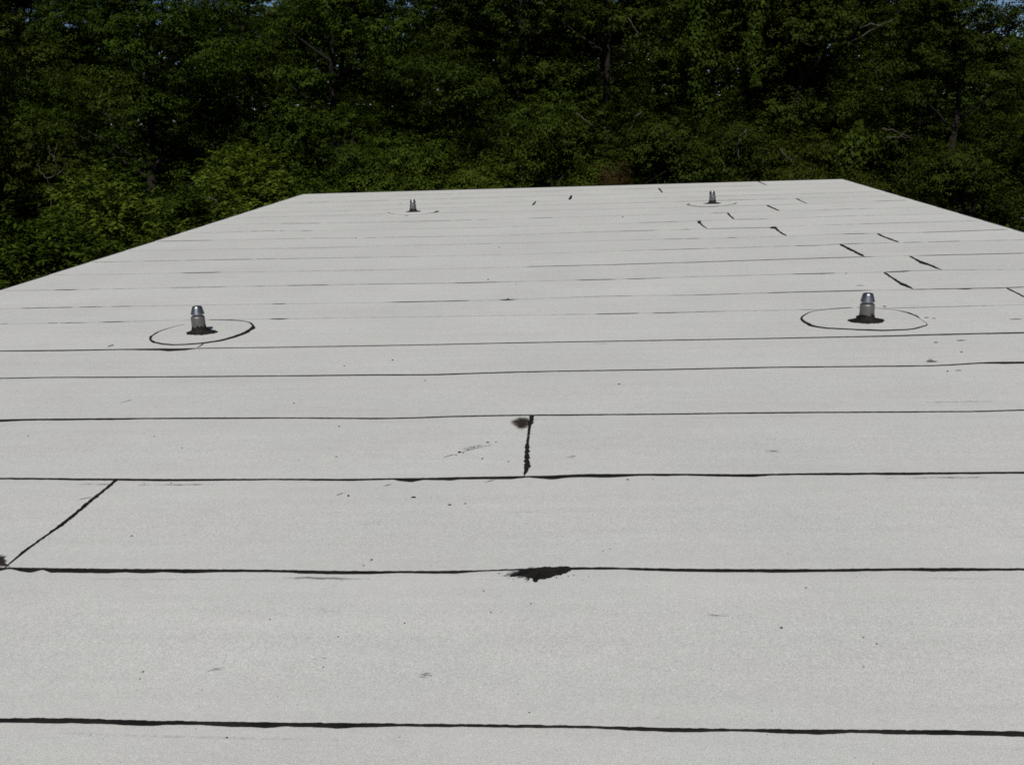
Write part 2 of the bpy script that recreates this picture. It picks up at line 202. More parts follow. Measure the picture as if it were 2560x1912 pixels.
# ------------------------------------------------------------------ materials
def granule_material():
    g = Nodes('white_granules')
    v = g.coord()
    fine = g.noise(v, 300, 2, 0.65)
    grain = g.noise(v, 75, 2, 0.6)
    mid = g.noise(v, 16, 3, 0.6)
    big = g.noise(v, 0.9, 4, 0.55)
    streak = g.noise(g.coord((0.7, 11, 1)), 1.0, 4, 0.6)
    pink = g.noise(g.coord((1, 1, 1)), 1.7, 2, 0.5)
    f = g.mrange(fine, 0.25, 0.75, 0.66, 1.32)
    f = g.math('MULTIPLY', f, g.mrange(grain, 0.25, 0.75, 0.93, 1.065))
    f = g.math('MULTIPLY', f, g.mrange(mid, 0.3, 0.7, 0.975, 1.025))
    f = g.math('MULTIPLY', f, g.mrange(big, 0.3, 0.7, 0.95, 1.03))
    f = g.math('MULTIPLY', f, g.mrange(streak, 0.3, 0.7, 0.965, 1.025))
    oi = g.n('ShaderNodeObjectInfo')
    f = g.math('MULTIPLY', f, g.mrange(oi.outputs['Random'], 0, 1, 0.975, 1.02))
    # faint dirty line a hand's breadth below each lap: the selvedge of the sheet beneath, seen through
    at = g.n('ShaderNodeAttribute', attribute_name='below_seam')
    d = g.math('ABSOLUTE', g.math('SUBTRACT', at.outputs['Fac'], g.mrange(g.noise(g.coord((0.5, 0.5, 1)), 1.3, 2), 0.3, 0.7, 0.055, 0.085)))
    line = g.mrange(d, 0.0, 0.009, 1.0, 0.0)
    gate = g.mrange(g.noise(g.coord((1.1, 1.1, 1)), 1.0, 3), 0.52, 0.66, 0.0, 0.5)
    rag = g.mrange(g.noise(v, 55, 2), 0.35, 0.65, 0.1, 1.0)
    line = g.math('MULTIPLY', g.math('MULTIPLY', line, gate), rag)
    # small scuffed patches where granules have worn thin
    w = g.noise(g.coord((1.0, 3.2, 1)), 2.6, 5, 0.62)
    worn = g.math('MULTIPLY', g.mrange(w, 0.63, 0.76, 0.0, 0.55), g.mrange(g.noise(v, 60, 3, 0.7), 0.45, 0.62, 0.0, 1.0))
    # stray dark granules
    vo = g.n('ShaderNodeTexVoronoi')
    g.l(v, vo.inputs['Vector']); vo.inputs['Scale'].default_value = 30
    dot = g.math('MULTIPLY', g.math('LESS_THAN', vo.outputs['Distance'], 0.075),
                 g.math('GREATER_THAN', g.noise(v, 5.0, 2), 0.56))
    base = g.mix(g.mrange(pink, 0.35, 0.65, 0.0, 1.0), (0.516, 0.527, 0.506), (0.527, 0.519, 0.503))
    col = g.scale_color(base, f)
    col = g.mix(line, col, (0.16, 0.15, 0.14))
    col = g.mix(worn, col, (0.25, 0.245, 0.235))
    col = g.mix(g.math('MULTIPLY', dot, 0.65), col, (0.1, 0.1, 0.1))
    nrm = g.bump(fine, 0.55, 0.003)
    return g.finish(g.principled(col, 0.9, 0, 0.2, nrm))

def tar_material(name='black_bitumen', stretch=(1, 1, 1)):
    g = Nodes(name)
    v = g.coord()
    a = g.noise(g.coord(stretch), 60, 3, 0.6)
    col = g.mix(g.mrange(g.noise(v, 8, 3), 0.35, 0.65, 0, 1), (0.008, 0.0078, 0.0078), (0.017, 0.0145, 0.0125))
    return g.finish(g.principled(col, 0.7, 0, 0.12, g.bump(a, 0.6, 0.006)))

def smear_material(name, rgb):
    g = Nodes(name)
    v = g.coord()
    at = g.n('ShaderNodeAttribute', attribute_name='cover')
    n = g.noise(g.coord((16, 150, 1)), 1.0, 4, 0.75)
    k = g.math('ADD', at.outputs['Fac'], g.math('MULTIPLY', g.math('SUBTRACT', n, 0.5), 2.6))
    k = g.mrange(k, 0.28, 0.78, 0.0, 0.97)
    tr = g.n('ShaderNodeBsdfTransparent')
    mx = g.n('ShaderNodeMixShader')
    g.l(k, mx.inputs[0]); g.l(tr.outputs[0], mx.inputs[1])
    g.l(g.principled(rgb, 0.8, 0, 0.2, g.bump(g.noise(v, 80, 3), 0.6, 0.004)), mx.inputs[2])
    return g.finish(mx.outputs[0])

def metal_material(name, rgb, rough, bump, metal=1.0):
    g = Nodes(name)
    v = g.coord()
    n = g.noise(g.coord((1, 1, 0.25)), 34, 4, 0.6)
    ring = g.noise(g.coord((1, 1, 60)), 5, 2)
    col = g.scale_color(rgb, g.mrange(n, 0.3, 0.7, 0.82, 1.12))
    r = g.mrange(n, 0.3, 0.7, rough * 0.85, rough * 1.2)
    h = g.math('ADD', g.math('MULTIPLY', ring, 0.4), n)
    return g.finish(g.principled(col, r, metal, 0.5, g.bump(h, bump, 0.004)))

def plain_material(name, rgb, rough=0.8, var=0.2, scale=12, bump=0.2):
    g = Nodes(name)
    v = g.coord()
    n = g.noise(v, scale, 4, 0.6)
    return g.finish(g.principled(g.scale_color(rgb, g.mrange(n, 0.3, 0.7, 1 - var, 1 + var)), rough, 0, 0.3, g.bump(n, bump, 0.02)))

def leaf_material(name, dark, light, warm, gloss=0.5, trans=0.22):
    g = Nodes(name)
    geo = g.n('ShaderNodeNewGeometry')
    at = g.n('ShaderNodeAttribute', attribute_name='tint')
    oi = g.n('ShaderNodeObjectInfo')
    r = geo.outputs['Random Per Island']
    c = g.mix(at.outputs['Fac'], dark, light)
    c = g.mix(g.mrange(r, 0.70, 1.0, 0.0, 0.4), c, warm)
    c = g.mix(g.math('MULTIPLY', oi.outputs['Random'], 0.35), c, warm)
    c = g.scale_color(c, g.mrange(g.math('FRACT', g.math('MULTIPLY', r, 7.31)), 0, 1, 0.76, 1.24))
    p = g.principled(c, gloss, 0, 0.06)
    t = g.n('ShaderNodeBsdfTranslucent')
    g.l(g.scale_color(c, 1.3), t.inputs['Color'])
    mx = g.n('ShaderNodeMixShader'); mx.inputs[0].default_value = trans
    g.l(p, mx.inputs[1]); g.l(t.outputs[0], mx.inputs[2])
    return g.finish(mx.outputs[0])

M_ROOF = granule_material()
M_TAR = tar_material()
M_PATCH = tar_material('brushed_bitumen', (0.35, 2.6, 1))
M_BROWN = smear_material('brown_bitumen_smear', (0.026, 0.018, 0.0135))
M_BLACKSMEAR = smear_material('black_bitumen_smear', (0.013, 0.012, 0.012))
M_SCUFF = smear_material('dark_scuff', (0.17, 0.165, 0.158))
M_CAP = metal_material('spun_aluminium', (0.40, 0.39, 0.38), 0.33, 0.10)
M_PIPE = metal_material('dull_galvanised', (0.185, 0.183, 0.176), 0.52, 0.12, 0.8)
M_TRIM = plain_material('dark_bronze_edge_metal', (0.030, 0.030, 0.034), 0.5, 0.15, 20, 0.05)
M_WALL = plain_material('beige_render', (0.36, 0.33, 0.28), 0.9, 0.12, 6, 0.2)
M_DECK = plain_material('roof_deck_felt', (0.02, 0.02, 0.02), 0.9)
M_GROUND = plain_material('leaf_litter_and_grass', (0.035, 0.04, 0.018), 0.95, 0.5, 2.2, 0.6)
M_BARK = plain_material('grey_brown_bark', (0.015, 0.012, 0.009), 0.9, 0.4, 9, 0.6)
M_DEADWOOD = plain_material('pale_dead_wood', (0.055, 0.046, 0.034), 0.85, 0.25, 14, 0.3)
M_SHINGLE = plain_material('grey_brown_shingle', (0.06, 0.052, 0.056), 0.9, 0.3, 18, 0.4)
M_LEAF = leaf_material('deep_green_leaf', (0.014, 0.026, 0.003), (0.031, 0.053, 0.005), (0.040, 0.045, 0.006), 0.6)
M_LEAF_MID = leaf_material('mid_green_leaf', (0.017, 0.033, 0.003), (0.037, 0.066, 0.005), (0.047, 0.058, 0.007), 0.6)
M_LEAF_OLIVE = leaf_material('olive_leaf', (0.017, 0.027, 0.003), (0.034, 0.051, 0.005), (0.045, 0.048, 0.006), 0.6)
M_LEAF_BRIGHT = leaf_material('bright_green_leaf', (0.046, 0.072, 0.007), (0.088, 0.126, 0.013), (0.104, 0.120, 0.016), 0.55, 0.25)
M_LEAF_FRESH = leaf_material('fresh_green_leaf', (0.032, 0.054, 0.005), (0.062, 0.094, 0.010), (0.074, 0.084, 0.011), 0.6, 0.25)
M_LEAF_BROWN = leaf_material('dry_brown_leaf', (0.020, 0.019, 0.005), (0.040, 0.031, 0.009), (0.055, 0.032, 0.010), 0.6, 0.15)

# ------------------------------------------------------------------ ground
me = mesh('ground', [(-600, -300, GROUND), (600, -300, GROUND), (600, 900, GROUND), (-600, 900, GROUND)], [(0, 1, 2, 3)])
tag(link_mesh('ground', me, M_GROUND), kind='structure')

# ------------------------------------------------------------------ the building and its roof
def box(name, a, b, mat, parent, bevel=0.0):
    (x0, y0, z0), (x1, y1, z1) = a, b
    v = [(x0, y0, z0), (x1, y0, z0), (x1, y1, z0), (x0, y1, z0), (x0, y0, z1), (x1, y0, z1), (x1, y1, z1), (x0, y1, z1)]
    f = [(0, 3, 2, 1), (4, 5, 6, 7), (0, 1, 5, 4), (1, 2, 6, 5), (2, 3, 7, 6), (3, 0, 4, 7)]
    return link_mesh(name, mesh(name, v, f), mat, parent)

building = empty('flat_roofed_building', (0, 0, 0), 'low building under a large pale grey flat roof of granulated sheets with black tarred seams', 'building')
box('wall', (X0 + 0.12, Y0 + 0.12, GROUND), (X0 + 0.32, Y1 - 0.12, -0.16), M_WALL, building)
box('wall', (X1 - 0.32, Y0 + 0.12, GROUND), (X1 - 0.12, Y1 - 0.12, -0.16), M_WALL, building)
box('wall', (X0 + 0.322, Y0 + 0.12, GROUND), (X1 - 0.322, Y0 + 0.32, -0.16), M_WALL, building)
box('wall', (X0 + 0.322, Y1 - 0.32, GROUND), (X1 - 0.322, Y1 - 0.12, -0.16), M_WALL, building)
box('roof_deck', (X0 + 0.004, Y0 + 0.004, -0.158), (X1 - 0.004, Y1 - 0.004, -0.006), M_DECK, building)
tw = 0.035
box('edge_trim', (X0 - tw, Y0 - tw, -0.14), (X0 - 0.001, Y1 + tw, -0.002), M_TRIM, building)
box('edge_trim', (X1 + 0.001, Y0 - tw, -0.14), (X1 + tw, Y1 + tw, -0.002), M_TRIM, building)
box('edge_trim', (X0, Y1 + 0.001, -0.14), (X1, Y1 + tw, -0.003), M_TRIM, building)
box('edge_trim', (X0, Y0 - tw, -0.14), (X1, Y0 - 0.001, -0.003), M_TRIM, building)

rng = np.random.default_rng(11)

def smooth_curve(pts, slope=0.006):
    """a seam measured at a few points -> dense x, y over the whole roof width"""
    p = np.array(pts, float)
    p = p[np.argsort(p[:, 0])]
    xs = np.arange(X0 - 0.3, X1 + 0.31, 0.02)
    m = p[:, 1].mean()
    lo, hi = p[0], p[-1]
    P = np.vstack([[X0 - 0.6, lo[1] + slope * 0.3 * (X0 - 0.6 - lo[0])], p, [X1 + 0.6, hi[1] + slope * 0.3 * (X1 + 0.6 - hi[0])]])
    y = np.interp(xs, P[:, 0], P[:, 1])
    k = 17
    ker = np.hanning(k); ker /= ker.sum()
    y2 = np.convolve(np.pad(y, k // 2, mode='edge'), ker, mode='valid')
    return xs, y2

ROWS = []
for y in (-2.26, -1.35, -0.43, 0.48, 1.39):
    ROWS.append(smooth_curve([(-4, y), (0, y + 0.01), (4, y + 0.015)]))
NEAR_HIDDEN = len(ROWS)
for s in SEAMS:
    ROWS.append(smooth_curve(s))
for y in MORE_ROWS:
    ROWS.append(smooth_curve([(-4, y - 0.02), (0, y), (4, y + 0.02)]))
seam_y = lambda k, x: np.interp(x, *ROWS[k])
row_edge = [(np.array([X0 - 1, X1 + 1]), np.array([Y0, Y0]))] + ROWS + [(np.array([X0 - 1, X1 + 1]), np.array([Y1, Y1]))]

# end laps -> the strip they sit in
def strip_of(x, y):
    for k in range(len(row_edge) - 1):
        if np.interp(x, *row_edge[k]) <= y < np.interp(x, *row_edge[k + 1]): return k
laps_in = {}
for q, w in LAPS:
    q = np.array(q)
    k = strip_of(q[:, 0].mean(), q[:, 1].mean())
    far_i, near_i = int(np.argmax(q[:, 1])), int(np.argmin(q[:, 1]))
    laps_in.setdefault(k, []).append((q[near_i, 0], q[far_i, 0], q, np.array(w)))

T_SHEET = 0.0032
def make_sheet(k, xa, xb):
    """one sheet of roll roofing: xa, xb = (near x, far x) of its left and right ends"""
    n = max(6, int((xb[0] - xa[0]) / 0.12))
    t = np.linspace(0, 1, n)
    xn = xa[0] + (xb[0] - xa[0]) * t
    xf = xa[1] + (xb[1] - xa[1]) * t
    yn = np.interp(xn, *row_edge[k])
    yf = np.interp(xf, *row_edge[k + 1])
    lap = 0.05 if k + 1 < len(row_edge) - 1 else 0.0
    V, below = [], []
    rows = [0.0, 0.25, 0.5, 0.75, 0.88, 1.0]
    V += [(xn[i], yn[i], -0.0015) for i in range(n)]; below += [1.0] * n
    for r in rows:
        for i in range(n):
            x = xn[i] + (xf[i] - xn[i]) * r; y = yn[i] + (yf[i] - yn[i]) * r
            V.append((x, y, T_SHEET * (1 - r))); below.append(yf[i] - y)
    if lap:
        V += [(xf[i], yf[i] + lap, -0.0008) for i in range(n)]; below += [0.0] * n
    R = len(V) // n
    F = [(j * n + i, j * n + i + 1, (j + 1) * n + i + 1, (j + 1) * n + i) for j in range(R - 1) for i in range(n - 1)]
    me = mesh('membrane_sheet', V, F)
    a = me.attributes.new('below_seam', 'FLOAT', 'POINT')
    a.data.foreach_set('value', np.array(below, np.float32))
    return link_mesh('membrane_sheet', me, M_ROOF, building)

for k in range(len(row_edge) - 1):
    cuts = sorted(laps_in.get(k, []), key=lambda c: c[0])
    left = (X0, X0)
    for c in cuts:
        make_sheet(k, left, (c[0] - 0.003, c[1] - 0.003))
        left = (c[0] + 0.003, c[1] + 0.003)
    make_sheet(k, left, (X1, X1))

# ---- tar along the seams
def noise1(x, scale, seed, octaves=3):
    """smooth 1-d noise in -1..1"""
    out = np.zeros_like(x, float); amp = 1.0; tot = 0
    for o in range(octaves):
        r = np.random.default_rng(seed * 17 + o)
        f = scale * 2 ** o
        u = x * f + 1000
        n = int(u.max()) + 3
        base = int(u.min())
        g = r.uniform(-1, 1, n - base + 2)
        i = np.floor(u).astype(int) - base
        fr = u - np.floor(u); fr = fr * fr * (3 - 2 * fr)
        out += amp * (g[i] * (1 - fr) + g[i + 1] * fr); tot += amp; amp *= 0.5
    return out / tot

def ribbon(name, A, B, keep, h=0.0028, parent=None, mat=None):
    """a bead of tar between edge curves A (N,3) and B, kept where keep is true"""
    V, F = [], []
    N = len(A)
    h = np.broadcast_to(h, N)
    i = 0
    while i < N:
        if not keep[i]: i += 1; continue
        j = i
        while j + 1 < N and keep[j + 1]: j += 1
        if j - i >= 2:
            s = len(V)
            for q in range(i, j + 1):
                a, b = A[q].copy(), B[q].copy()
                e = min(1.0, (q - i) / 3.0, (j - q) / 3.0) * 0.92 + 0.08
                m = (a + b) / 2
                a = m + (a - m) * e; b = m + (b - m) * e
                p1 = a * 0.72 + b * 0.28; p2 = a * 0.3 + b * 0.7
                V += [(a[0], a[1], a[2]), (p1[0], p1[1], p1[2] + h[q] * e), (p2[0], p2[1], p2[2] + h[q] * e), (b[0], b[1], b[2])]
            for q in range(j - i):
                for c in range(3):
                    k0 = s + q * 4 + c
                    F.append((k0, k0 + 1, k0 + 5, k0 + 4))
        i = j + 1
    if not F: return None
    return link_mesh(name, mesh(name, V, F, True), mat or M_TAR, parent)

for k in range(len(ROWS)):
    yc = ROWS[k][1].mean()
    step = 0.008 if 1 < yc < 4 else (0.014 if yc < 8 else 0.03)
    x = np.arange(X0 + 0.01, X1 - 0.01, step)
    y = seam_y(k, x)
    row = k - NEAR_HIDDEN + 1                         # the seam nearest the camera in view is 1
    if 1 <= row <= 6:
        w = np.array(WIDTHS[row - 1])
        wid = np.interp(x, w[:, 0], w[:, 1]) * (0.80 if row == 1 else 0.9 if row == 2 else 1.0)
        out = (x < w[0, 0]) | (x > w[-1, 0])
        mean_w = w[:, 1].mean()
        extra = mean_w * (1 + 0.45 * noise1(x, 4.0, 50 + k))
        wid = np.where(out, extra, wid)
        lump = noise1(x, 9.0, 80 + k, 2)
        wid = wid * (1 + 0.16 * lump) + 0.0018 * noise1(x, 45, 90 + k, 2)
        keep = np.ones(len(x), bool)
        wid = np.maximum(wid, 0.003)
        up = 0.0035 + 0.0026 * noise1(x, 75, 70 + k, 2)
    else:
        s = 0.16 + 0.42 * np.clip(noise1(x, 0.8, 20 + k, 2) + 0.1, 0, 1)
        for a, b, st in (STRONG.get(row, []) if row > 0 else []):
            edge = 0.05 + 0.1 * (b - a)
            m = np.clip(np.minimum(x - a, b - x) / edge + 0.5, 0, 1)
            s = np.maximum(s, st * m)
        g = noise1(x, 7.0, 120 + k, 3)
        wid = 0.0145 * s * (1 + 0.6 * g) + 0.002 * noise1(x, 30, 140 + k, 2)
        wid = np.where((g > -0.3) | (s > 0.75), wid, 0.0022)
        keep = np.ones(len(x), bool)
        up = 0.002 + 0.001 * noise1(x, 40, 70 + k, 2)
        wid = np.maximum(wid, 0.0012)
    if 1 <= row <= 6:                                 # the upright face of the lap shows too
        wid = np.maximum(wid - 0.0024 * (yc / 1.6), 0.42 * wid)
        m = np.ones(len(x))
    else:
        m = np.clip((wid - 0.0025) / 0.009, 0, 1)      # thin bleed stays at the foot of the lap
    A = np.stack([x, y - 0.0004 + (up + 0.0004) * m, 0.0010 + (T_SHEET + 0.0002 - 0.0010) * m], 1)
    B = np.stack([x, y - np.maximum(wid, 0.0012), np.full_like(x, 0.0009)], 1)
    ribbon('tar_seam', A, B, keep, 0.0003 + 0.0011 * m, building)

def path_ribbon(name, q, w, seed, parent, step=0.008, rough=0.3, z0=0.0036, h=0.0022, mat=None, lump=25):
    q = np.array(q, float)
    d = np.r_[0, np.cumsum(np.linalg.norm(np.diff(q, axis=0), axis=1))]
    n = max(6, int(d[-1] / step))
    s = np.linspace(0, d[-1], n)
    p = np.stack([np.interp(s, d, q[:, 0]), np.interp(s, d, q[:, 1])], 1)
    ww = np.interp(s, d, np.array(w, float))
    t = np.gradient(p, axis=0); t /= np.linalg.norm(t, axis=1)[:, None] + 1e-9
    nn = np.stack([-t[:, 1], t[:, 0]], 1)
    wa = ww * 0.5 * (1 + rough * noise1(s, lump, seed, 2)); wb = ww * 0.5 * (1 + rough * noise1(s, lump, seed + 1, 2))
    z = np.full((n, 1), z0)
    A = np.hstack([p + nn * wa[:, None], z]); B = np.hstack([p - nn * wb[:, None], z])
    return ribbon(name, A, B, ww > 0.0006, h, parent, mat)

for k, cs in laps_in.items():
    for (xn, xf, q, w) in cs:
        q = q[np.argsort(-q[:, 1])]
        q[0, 1] = np.interp(q[0, 0], *row_edge[k + 1]) - (0.004 if k + 1 < len(row_edge) - 1 else 0)
        q[-1, 1] = np.interp(q[-1, 0], *row_edge[k]) + 0.004
        path_ribbon('tar_seam', q, w, 300 + k, building, 0.006 if q[0, 1] < 6 else 0.025, 0.5, 0.0036, 0.0024, None, 55 if q[0, 1] < 6 else 18)

def ragged_blob(name, outline, mat, parent, z0=0.0044, dome=0.006, seed=1, detail=5, rag=0.006, peak=1.0):
    """an irregular flat-domed lump with a ragged rim"""
    o = np.array(outline, float)
    pts = []
    for i in range(len(o)):
        a, b = o[i], o[(i + 1) % len(o)]
        for j in range(detail): pts.append(a + (b - a) * j / detail)
    pts = np.array(pts)
    r = np.random.default_rng(seed)
    c = pts.mean(0)
    wob = r.normal(0, 1, pts.shape)
    wob = 0.6 * wob + 0.7 * (np.roll(wob, 1, 0) + np.roll(wob, -1, 0)) / 2
    pts = pts + wob * rag * 0.5
    rings = [1.0, 0.84, 0.62, 0.3]
    zs = [0.0, 0.62, 0.93, 1.0]
    V, cov = [], []
    n = len(pts)
    for f, z in zip(rings, zs):
        for p in pts:
            q = c + (p - c) * f
            V.append((q[0], q[1], z0 + dome * z * (1 + 0.07 * r.normal() * (f < 1))))
            cov.append(peak * {1.0: 0.0, 0.84: 0.28, 0.62: 0.62, 0.3: 0.9}[f])
    V.append((c[0], c[1], z0 + dome)); cov.append(peak)
    F = []
    for j in range(3):
        for i in range(n):
            F.append((j * n + i, j * n + (i + 1) % n, (j + 1) * n + (i + 1) % n, (j + 1) * n + i))
    F += [(3 * n + i, 3 * n + (i + 1) % n, 4 * n) for i in range(n)]
    me = mesh(name, V, F, True)
    a = me.attributes.new('cover', 'FLOAT', 'POINT'); a.data.foreach_set('value', np.array(cov, np.float32))
    return link_mesh(name, me, mat, parent)

tag(ragged_blob('tar_patch', PATCH, M_PATCH, building, 0.0042, 0.006, 3, 7, 0.004), 'thick black tar patch on the seam in the foreground')
ragged_blob('tar_smear', (np.array(PATCH) - np.mean(PATCH, 0)) * (1.22, 1.12) + np.mean(PATCH, 0) + (-0.03, 0.0), M_BLACKSMEAR, building, 0.0041, 0.0012, 5, 5, 0.008)
for i, s in enumerate(SMEARS):
    s = np.array(s); c = s.mean(0)
    ragged_blob('tar_smear', c + (s - c) * (1.5 if i == 0 else 1.15) + ((0.012, 0.0) if i == 0 else (0, 0)), M_BROWN if i < 3 else M_TAR, building, 0.0050, 0.0025 if i < 3 else 0.004, 20 + i, 4, 0.004, 0.55 if i == 2 else 1.0)

# droplets and crumbs of tar, too small to pick apart
V, F = [], []
def crumb(x, y, w, d, r):
    n = 7
    s = len(V)
    for i in range(n):
        a = 2 * math.pi * i / n
        k = r.uniform(0.65, 1.15)
        V.append((x + 0.5 * w * k * math.cos(a), y + 0.5 * d * k * math.sin(a), 0.0040))
    V.append((x, y, 0.0042 + min(0.0022, 0.2 * min(w, d))))
    for i in range(n): F.append((s + i, s + (i + 1) % n, s + n))
for (x, y, w, d) in SPECKS:
    crumb(x, y, w * 1.1, max(d, 0.006) * 0.9, rng)
for _ in range(36):
    y = 1.4 + 18.5 * rng.random() ** 1.5
    x = rng.uniform(X0 + 0.2, X1 - 0.2)
    w = 0.003 + 0.006 * rng.random() ** 3
    crumb(x, y, w * (1 + 2 * rng.random() ** 4), w, rng)
for _ in range(26):                                   # crumbs shaken off along the beads
    k = NEAR_HIDDEN + int(rng.integers(0, 6)); x = rng.uniform(-4.5, 3.5)
    crumb(x, seam_y(k, x) - 0.02 - 0.05 * rng.random() ** 2, 0.004 + 0.006 * rng.random(), 0.004 + 0.004 * rng.random(), rng)
for _ in range(34):                                   # spatter round the big patch
    a = rng.normal(0, 1, 2)
    c = np.mean(PATCH, 0)
    crumb(c[0] - 0.02 + 0.085 * a[0], c[1] + 0.022 * a[1], 0.003 + 0.004 * rng.random(), 0.003 + 0.003 * rng.random(), rng)
tag(link_mesh('tar_crumbs', mesh('tar_crumbs', V, F), M_TAR, building), kind='stuff')

for i, (a, b, w) in enumerate(SCRATCH):
    path_ribbon('scuff_mark', [a, ((a[0] + b[0]) / 2, (a[1] + b[1]) / 2 + 0.004), b], [w * 1.1, w * 1.9, w * 0.9], 500 + i, building, 0.006, 0.75, 0.0040, 0.0008, M_TAR, 90)

# faint broad scuffs
def scuff(x, y, w, d, ang, seed, peak):
    o = [(x + math.cos(ang) * w * math.cos(t) - math.sin(ang) * d * math.sin(t), y + math.sin(ang) * w * math.cos(t) + math.cos(ang) * d * math.sin(t)) for t in np.linspace(0, 2 * math.pi, 14, endpoint=False)]
    ob = ragged_blob('scuff_mark', o, M_SCUFF, building, 0.0042, 0.0006, seed, 3, 0.003, peak)
    return ob
for i, (x, y, w, d, a, pk) in enumerate(SCUFFS):
    scuff(x, y, w, d, a, 60 + i, pk)

# ------------------------------------------------------------------ roof vents
def lathe(name, prof, n=48, cap_top=True, wob=0.0, seed=0):
    V, F = [], []
    r = np.random.default_rng(seed)
    for (rad, z) in prof:
        for i in range(n):
            a = 2 * math.pi * i / n
            k = 1 + wob * math.sin(2 * a + seed) 
            V.append((rad * k * math.cos(a), rad * k * math.sin(a), z))
    for j in range(len(prof) - 1):
        for i in range(n):
            F.append((j * n + i, j * n + (i + 1) % n, (j + 1) * n + (i + 1) % n, (j + 1) * n + i))
    if cap_top: F.append(tuple((len(prof) - 1) * n + i for i in range(n)))
    me = mesh(name, V, F, True)
    return me

R = 0.052
body_prof = [(R * 1.01, -0.004), (R * 1.005, 0.05), (R, 0.10), (R, 0.114), (R * 0.985, 0.120), (R * 0.94, 0.1255), (R * 0.87, 0.1290), (R * 0.72, 0.1300)]
neck_prof = [(R * 0.715, 0.125), (R * 0.715, 0.1520)]
cap_prof = [(R * 0.74, 0.1485), (R * 0.99, 0.1440), (R * 1.0, 0.1447), (R * 0.985, 0.1475), (R * 0.94, 0.156), (R * 0.83, 0.177), (R * 0.72, 0.1965), (R * 0.685, 0.2010), (R * 0.63, 0.2035), (R * 0.58, 0.2038), (R * 0.55, 0.2026), (R * 0.2, 0.2024)]
ME_BODY, ME_NECK, ME_CAP = lathe('vent_body', body_prof), lathe('vent_neck', neck_prof, 32, False), lathe('vent_cap', cap_prof)
for m_, mt in ((ME_BODY, M_PIPE), (ME_NECK, M_PIPE), (ME_CAP, M_CAP)): m_.materials.append(mt)

def mastic(seed, rx, ry, off, loc):
    """lumpy collar of black mastic, smeared a little way up the pipe"""
    n = 72
    a = np.linspace(0, 2 * math.pi, n, endpoint=False)
    r = np.random.default_rng(seed)
    nz = noise1(a * 3, 1.6, seed, 3); nz[-6:] = nz[-6:] * np.linspace(1, 0, 6) + nz[0] * np.linspace(0, 1, 6)
    fine = r.normal(0, 0.035, n)
    ups = np.clip(0.036 + 0.026 * noise1(a * 2.2, 1.5, seed + 5, 3), 0.012, 0.07)
    ups = ups * (0.7 + 0.3 * np.abs(np.cos(a * 0.5 + seed)))
    V = []
    V += [((rx * (1 + 0.16 * nz[i] + fine[i])) * math.cos(a[i]) + off[0], (ry * (1 + 0.16 * nz[i] + fine[i])) * math.sin(a[i]) + off[1], 0.0035) for i in range(n)]
    V += [((rx * 0.85 * (1 + 0.12 * nz[i])) * math.cos(a[i]) + off[0] * 0.9, (ry * 0.85 * (1 + 0.12 * nz[i])) * math.sin(a[i]) + off[1] * 0.9, 0.0085 + 0.002 * r.random()) for i in range(n)]
    V += [((R * 1.22) * math.cos(a[i]), (R * 1.22) * math.sin(a[i]), 0.0165 + 0.005 * nz[i]) for i in range(n)]
    V += [((R * 1.045) * math.cos(a[i]), (R * 1.06) * math.sin(a[i]), 0.022 + ups[i] * 0.6) for i in range(n)]
    V += [((R * 1.008) * math.cos(a[i]), (R * 1.010) * math.sin(a[i]), 0.024 + ups[i]) for i in range(n)]
    F = [(j * n + i, j * n + (i + 1) % n, (j + 1) * n + (i + 1) % n, (j + 1) * n + i) for j in range(4) for i in range(n)]
    return mesh('tar_collar', V, F, True)

def patch_disc(outline, loc, z=0.0058):
    o = np.array(outline, float) - np.array(loc[:2])
    # round the outline off
    P = np.vstack([o, o[:1]])
    d = np.r_[0, np.cumsum(np.linalg.norm(np.diff(P, axis=0), axis=1))]
    s = np.linspace(0, d[-1], 161)[:-1]
    q = np.stack([np.interp(s, d, P[:, 0]), np.interp(s, d, P[:, 1])], 1)
    for _ in range(4): q = (np.roll(q, 1, 0) + 2 * q + np.roll(q, -1, 0)) / 4
    n = len(q)
    V = [(p[0] * 1.004, p[1] * 1.004, 0.0008) for p in q] + [(p[0], p[1], z) for p in q] + [(0, 0, z + 0.0006)]
    F = [(i, (i + 1) % n, n + (i + 1) % n, n + i) for i in range(n)] + [(n + i, n + (i + 1) % n, 2 * n) for i in range(n)]
    me = mesh('flashing_sheet', V, F)
    a = me.attributes.new('below_seam', 'FLOAT', 'POINT'); a.data.foreach_set('value', np.ones(len(V), np.float32))
    return me, q

def arc_oval(arc):
    """front arc measured -> whole outline (back half mirrored round the 0.8 m patch)"""
    a = np.array(arc); xa, xb = a[:, 0].min(), a[:, 0].max()
    cx = (xa + xb) / 2; rx = (xb - xa) / 2; cy = a[:, 1].min() + rx * 0.98
    return [(cx + rx * math.cos(t), cy + rx * 0.98 * math.sin(t)) for t in np.linspace(0, 2 * math.pi, 40, endpoint=False)]

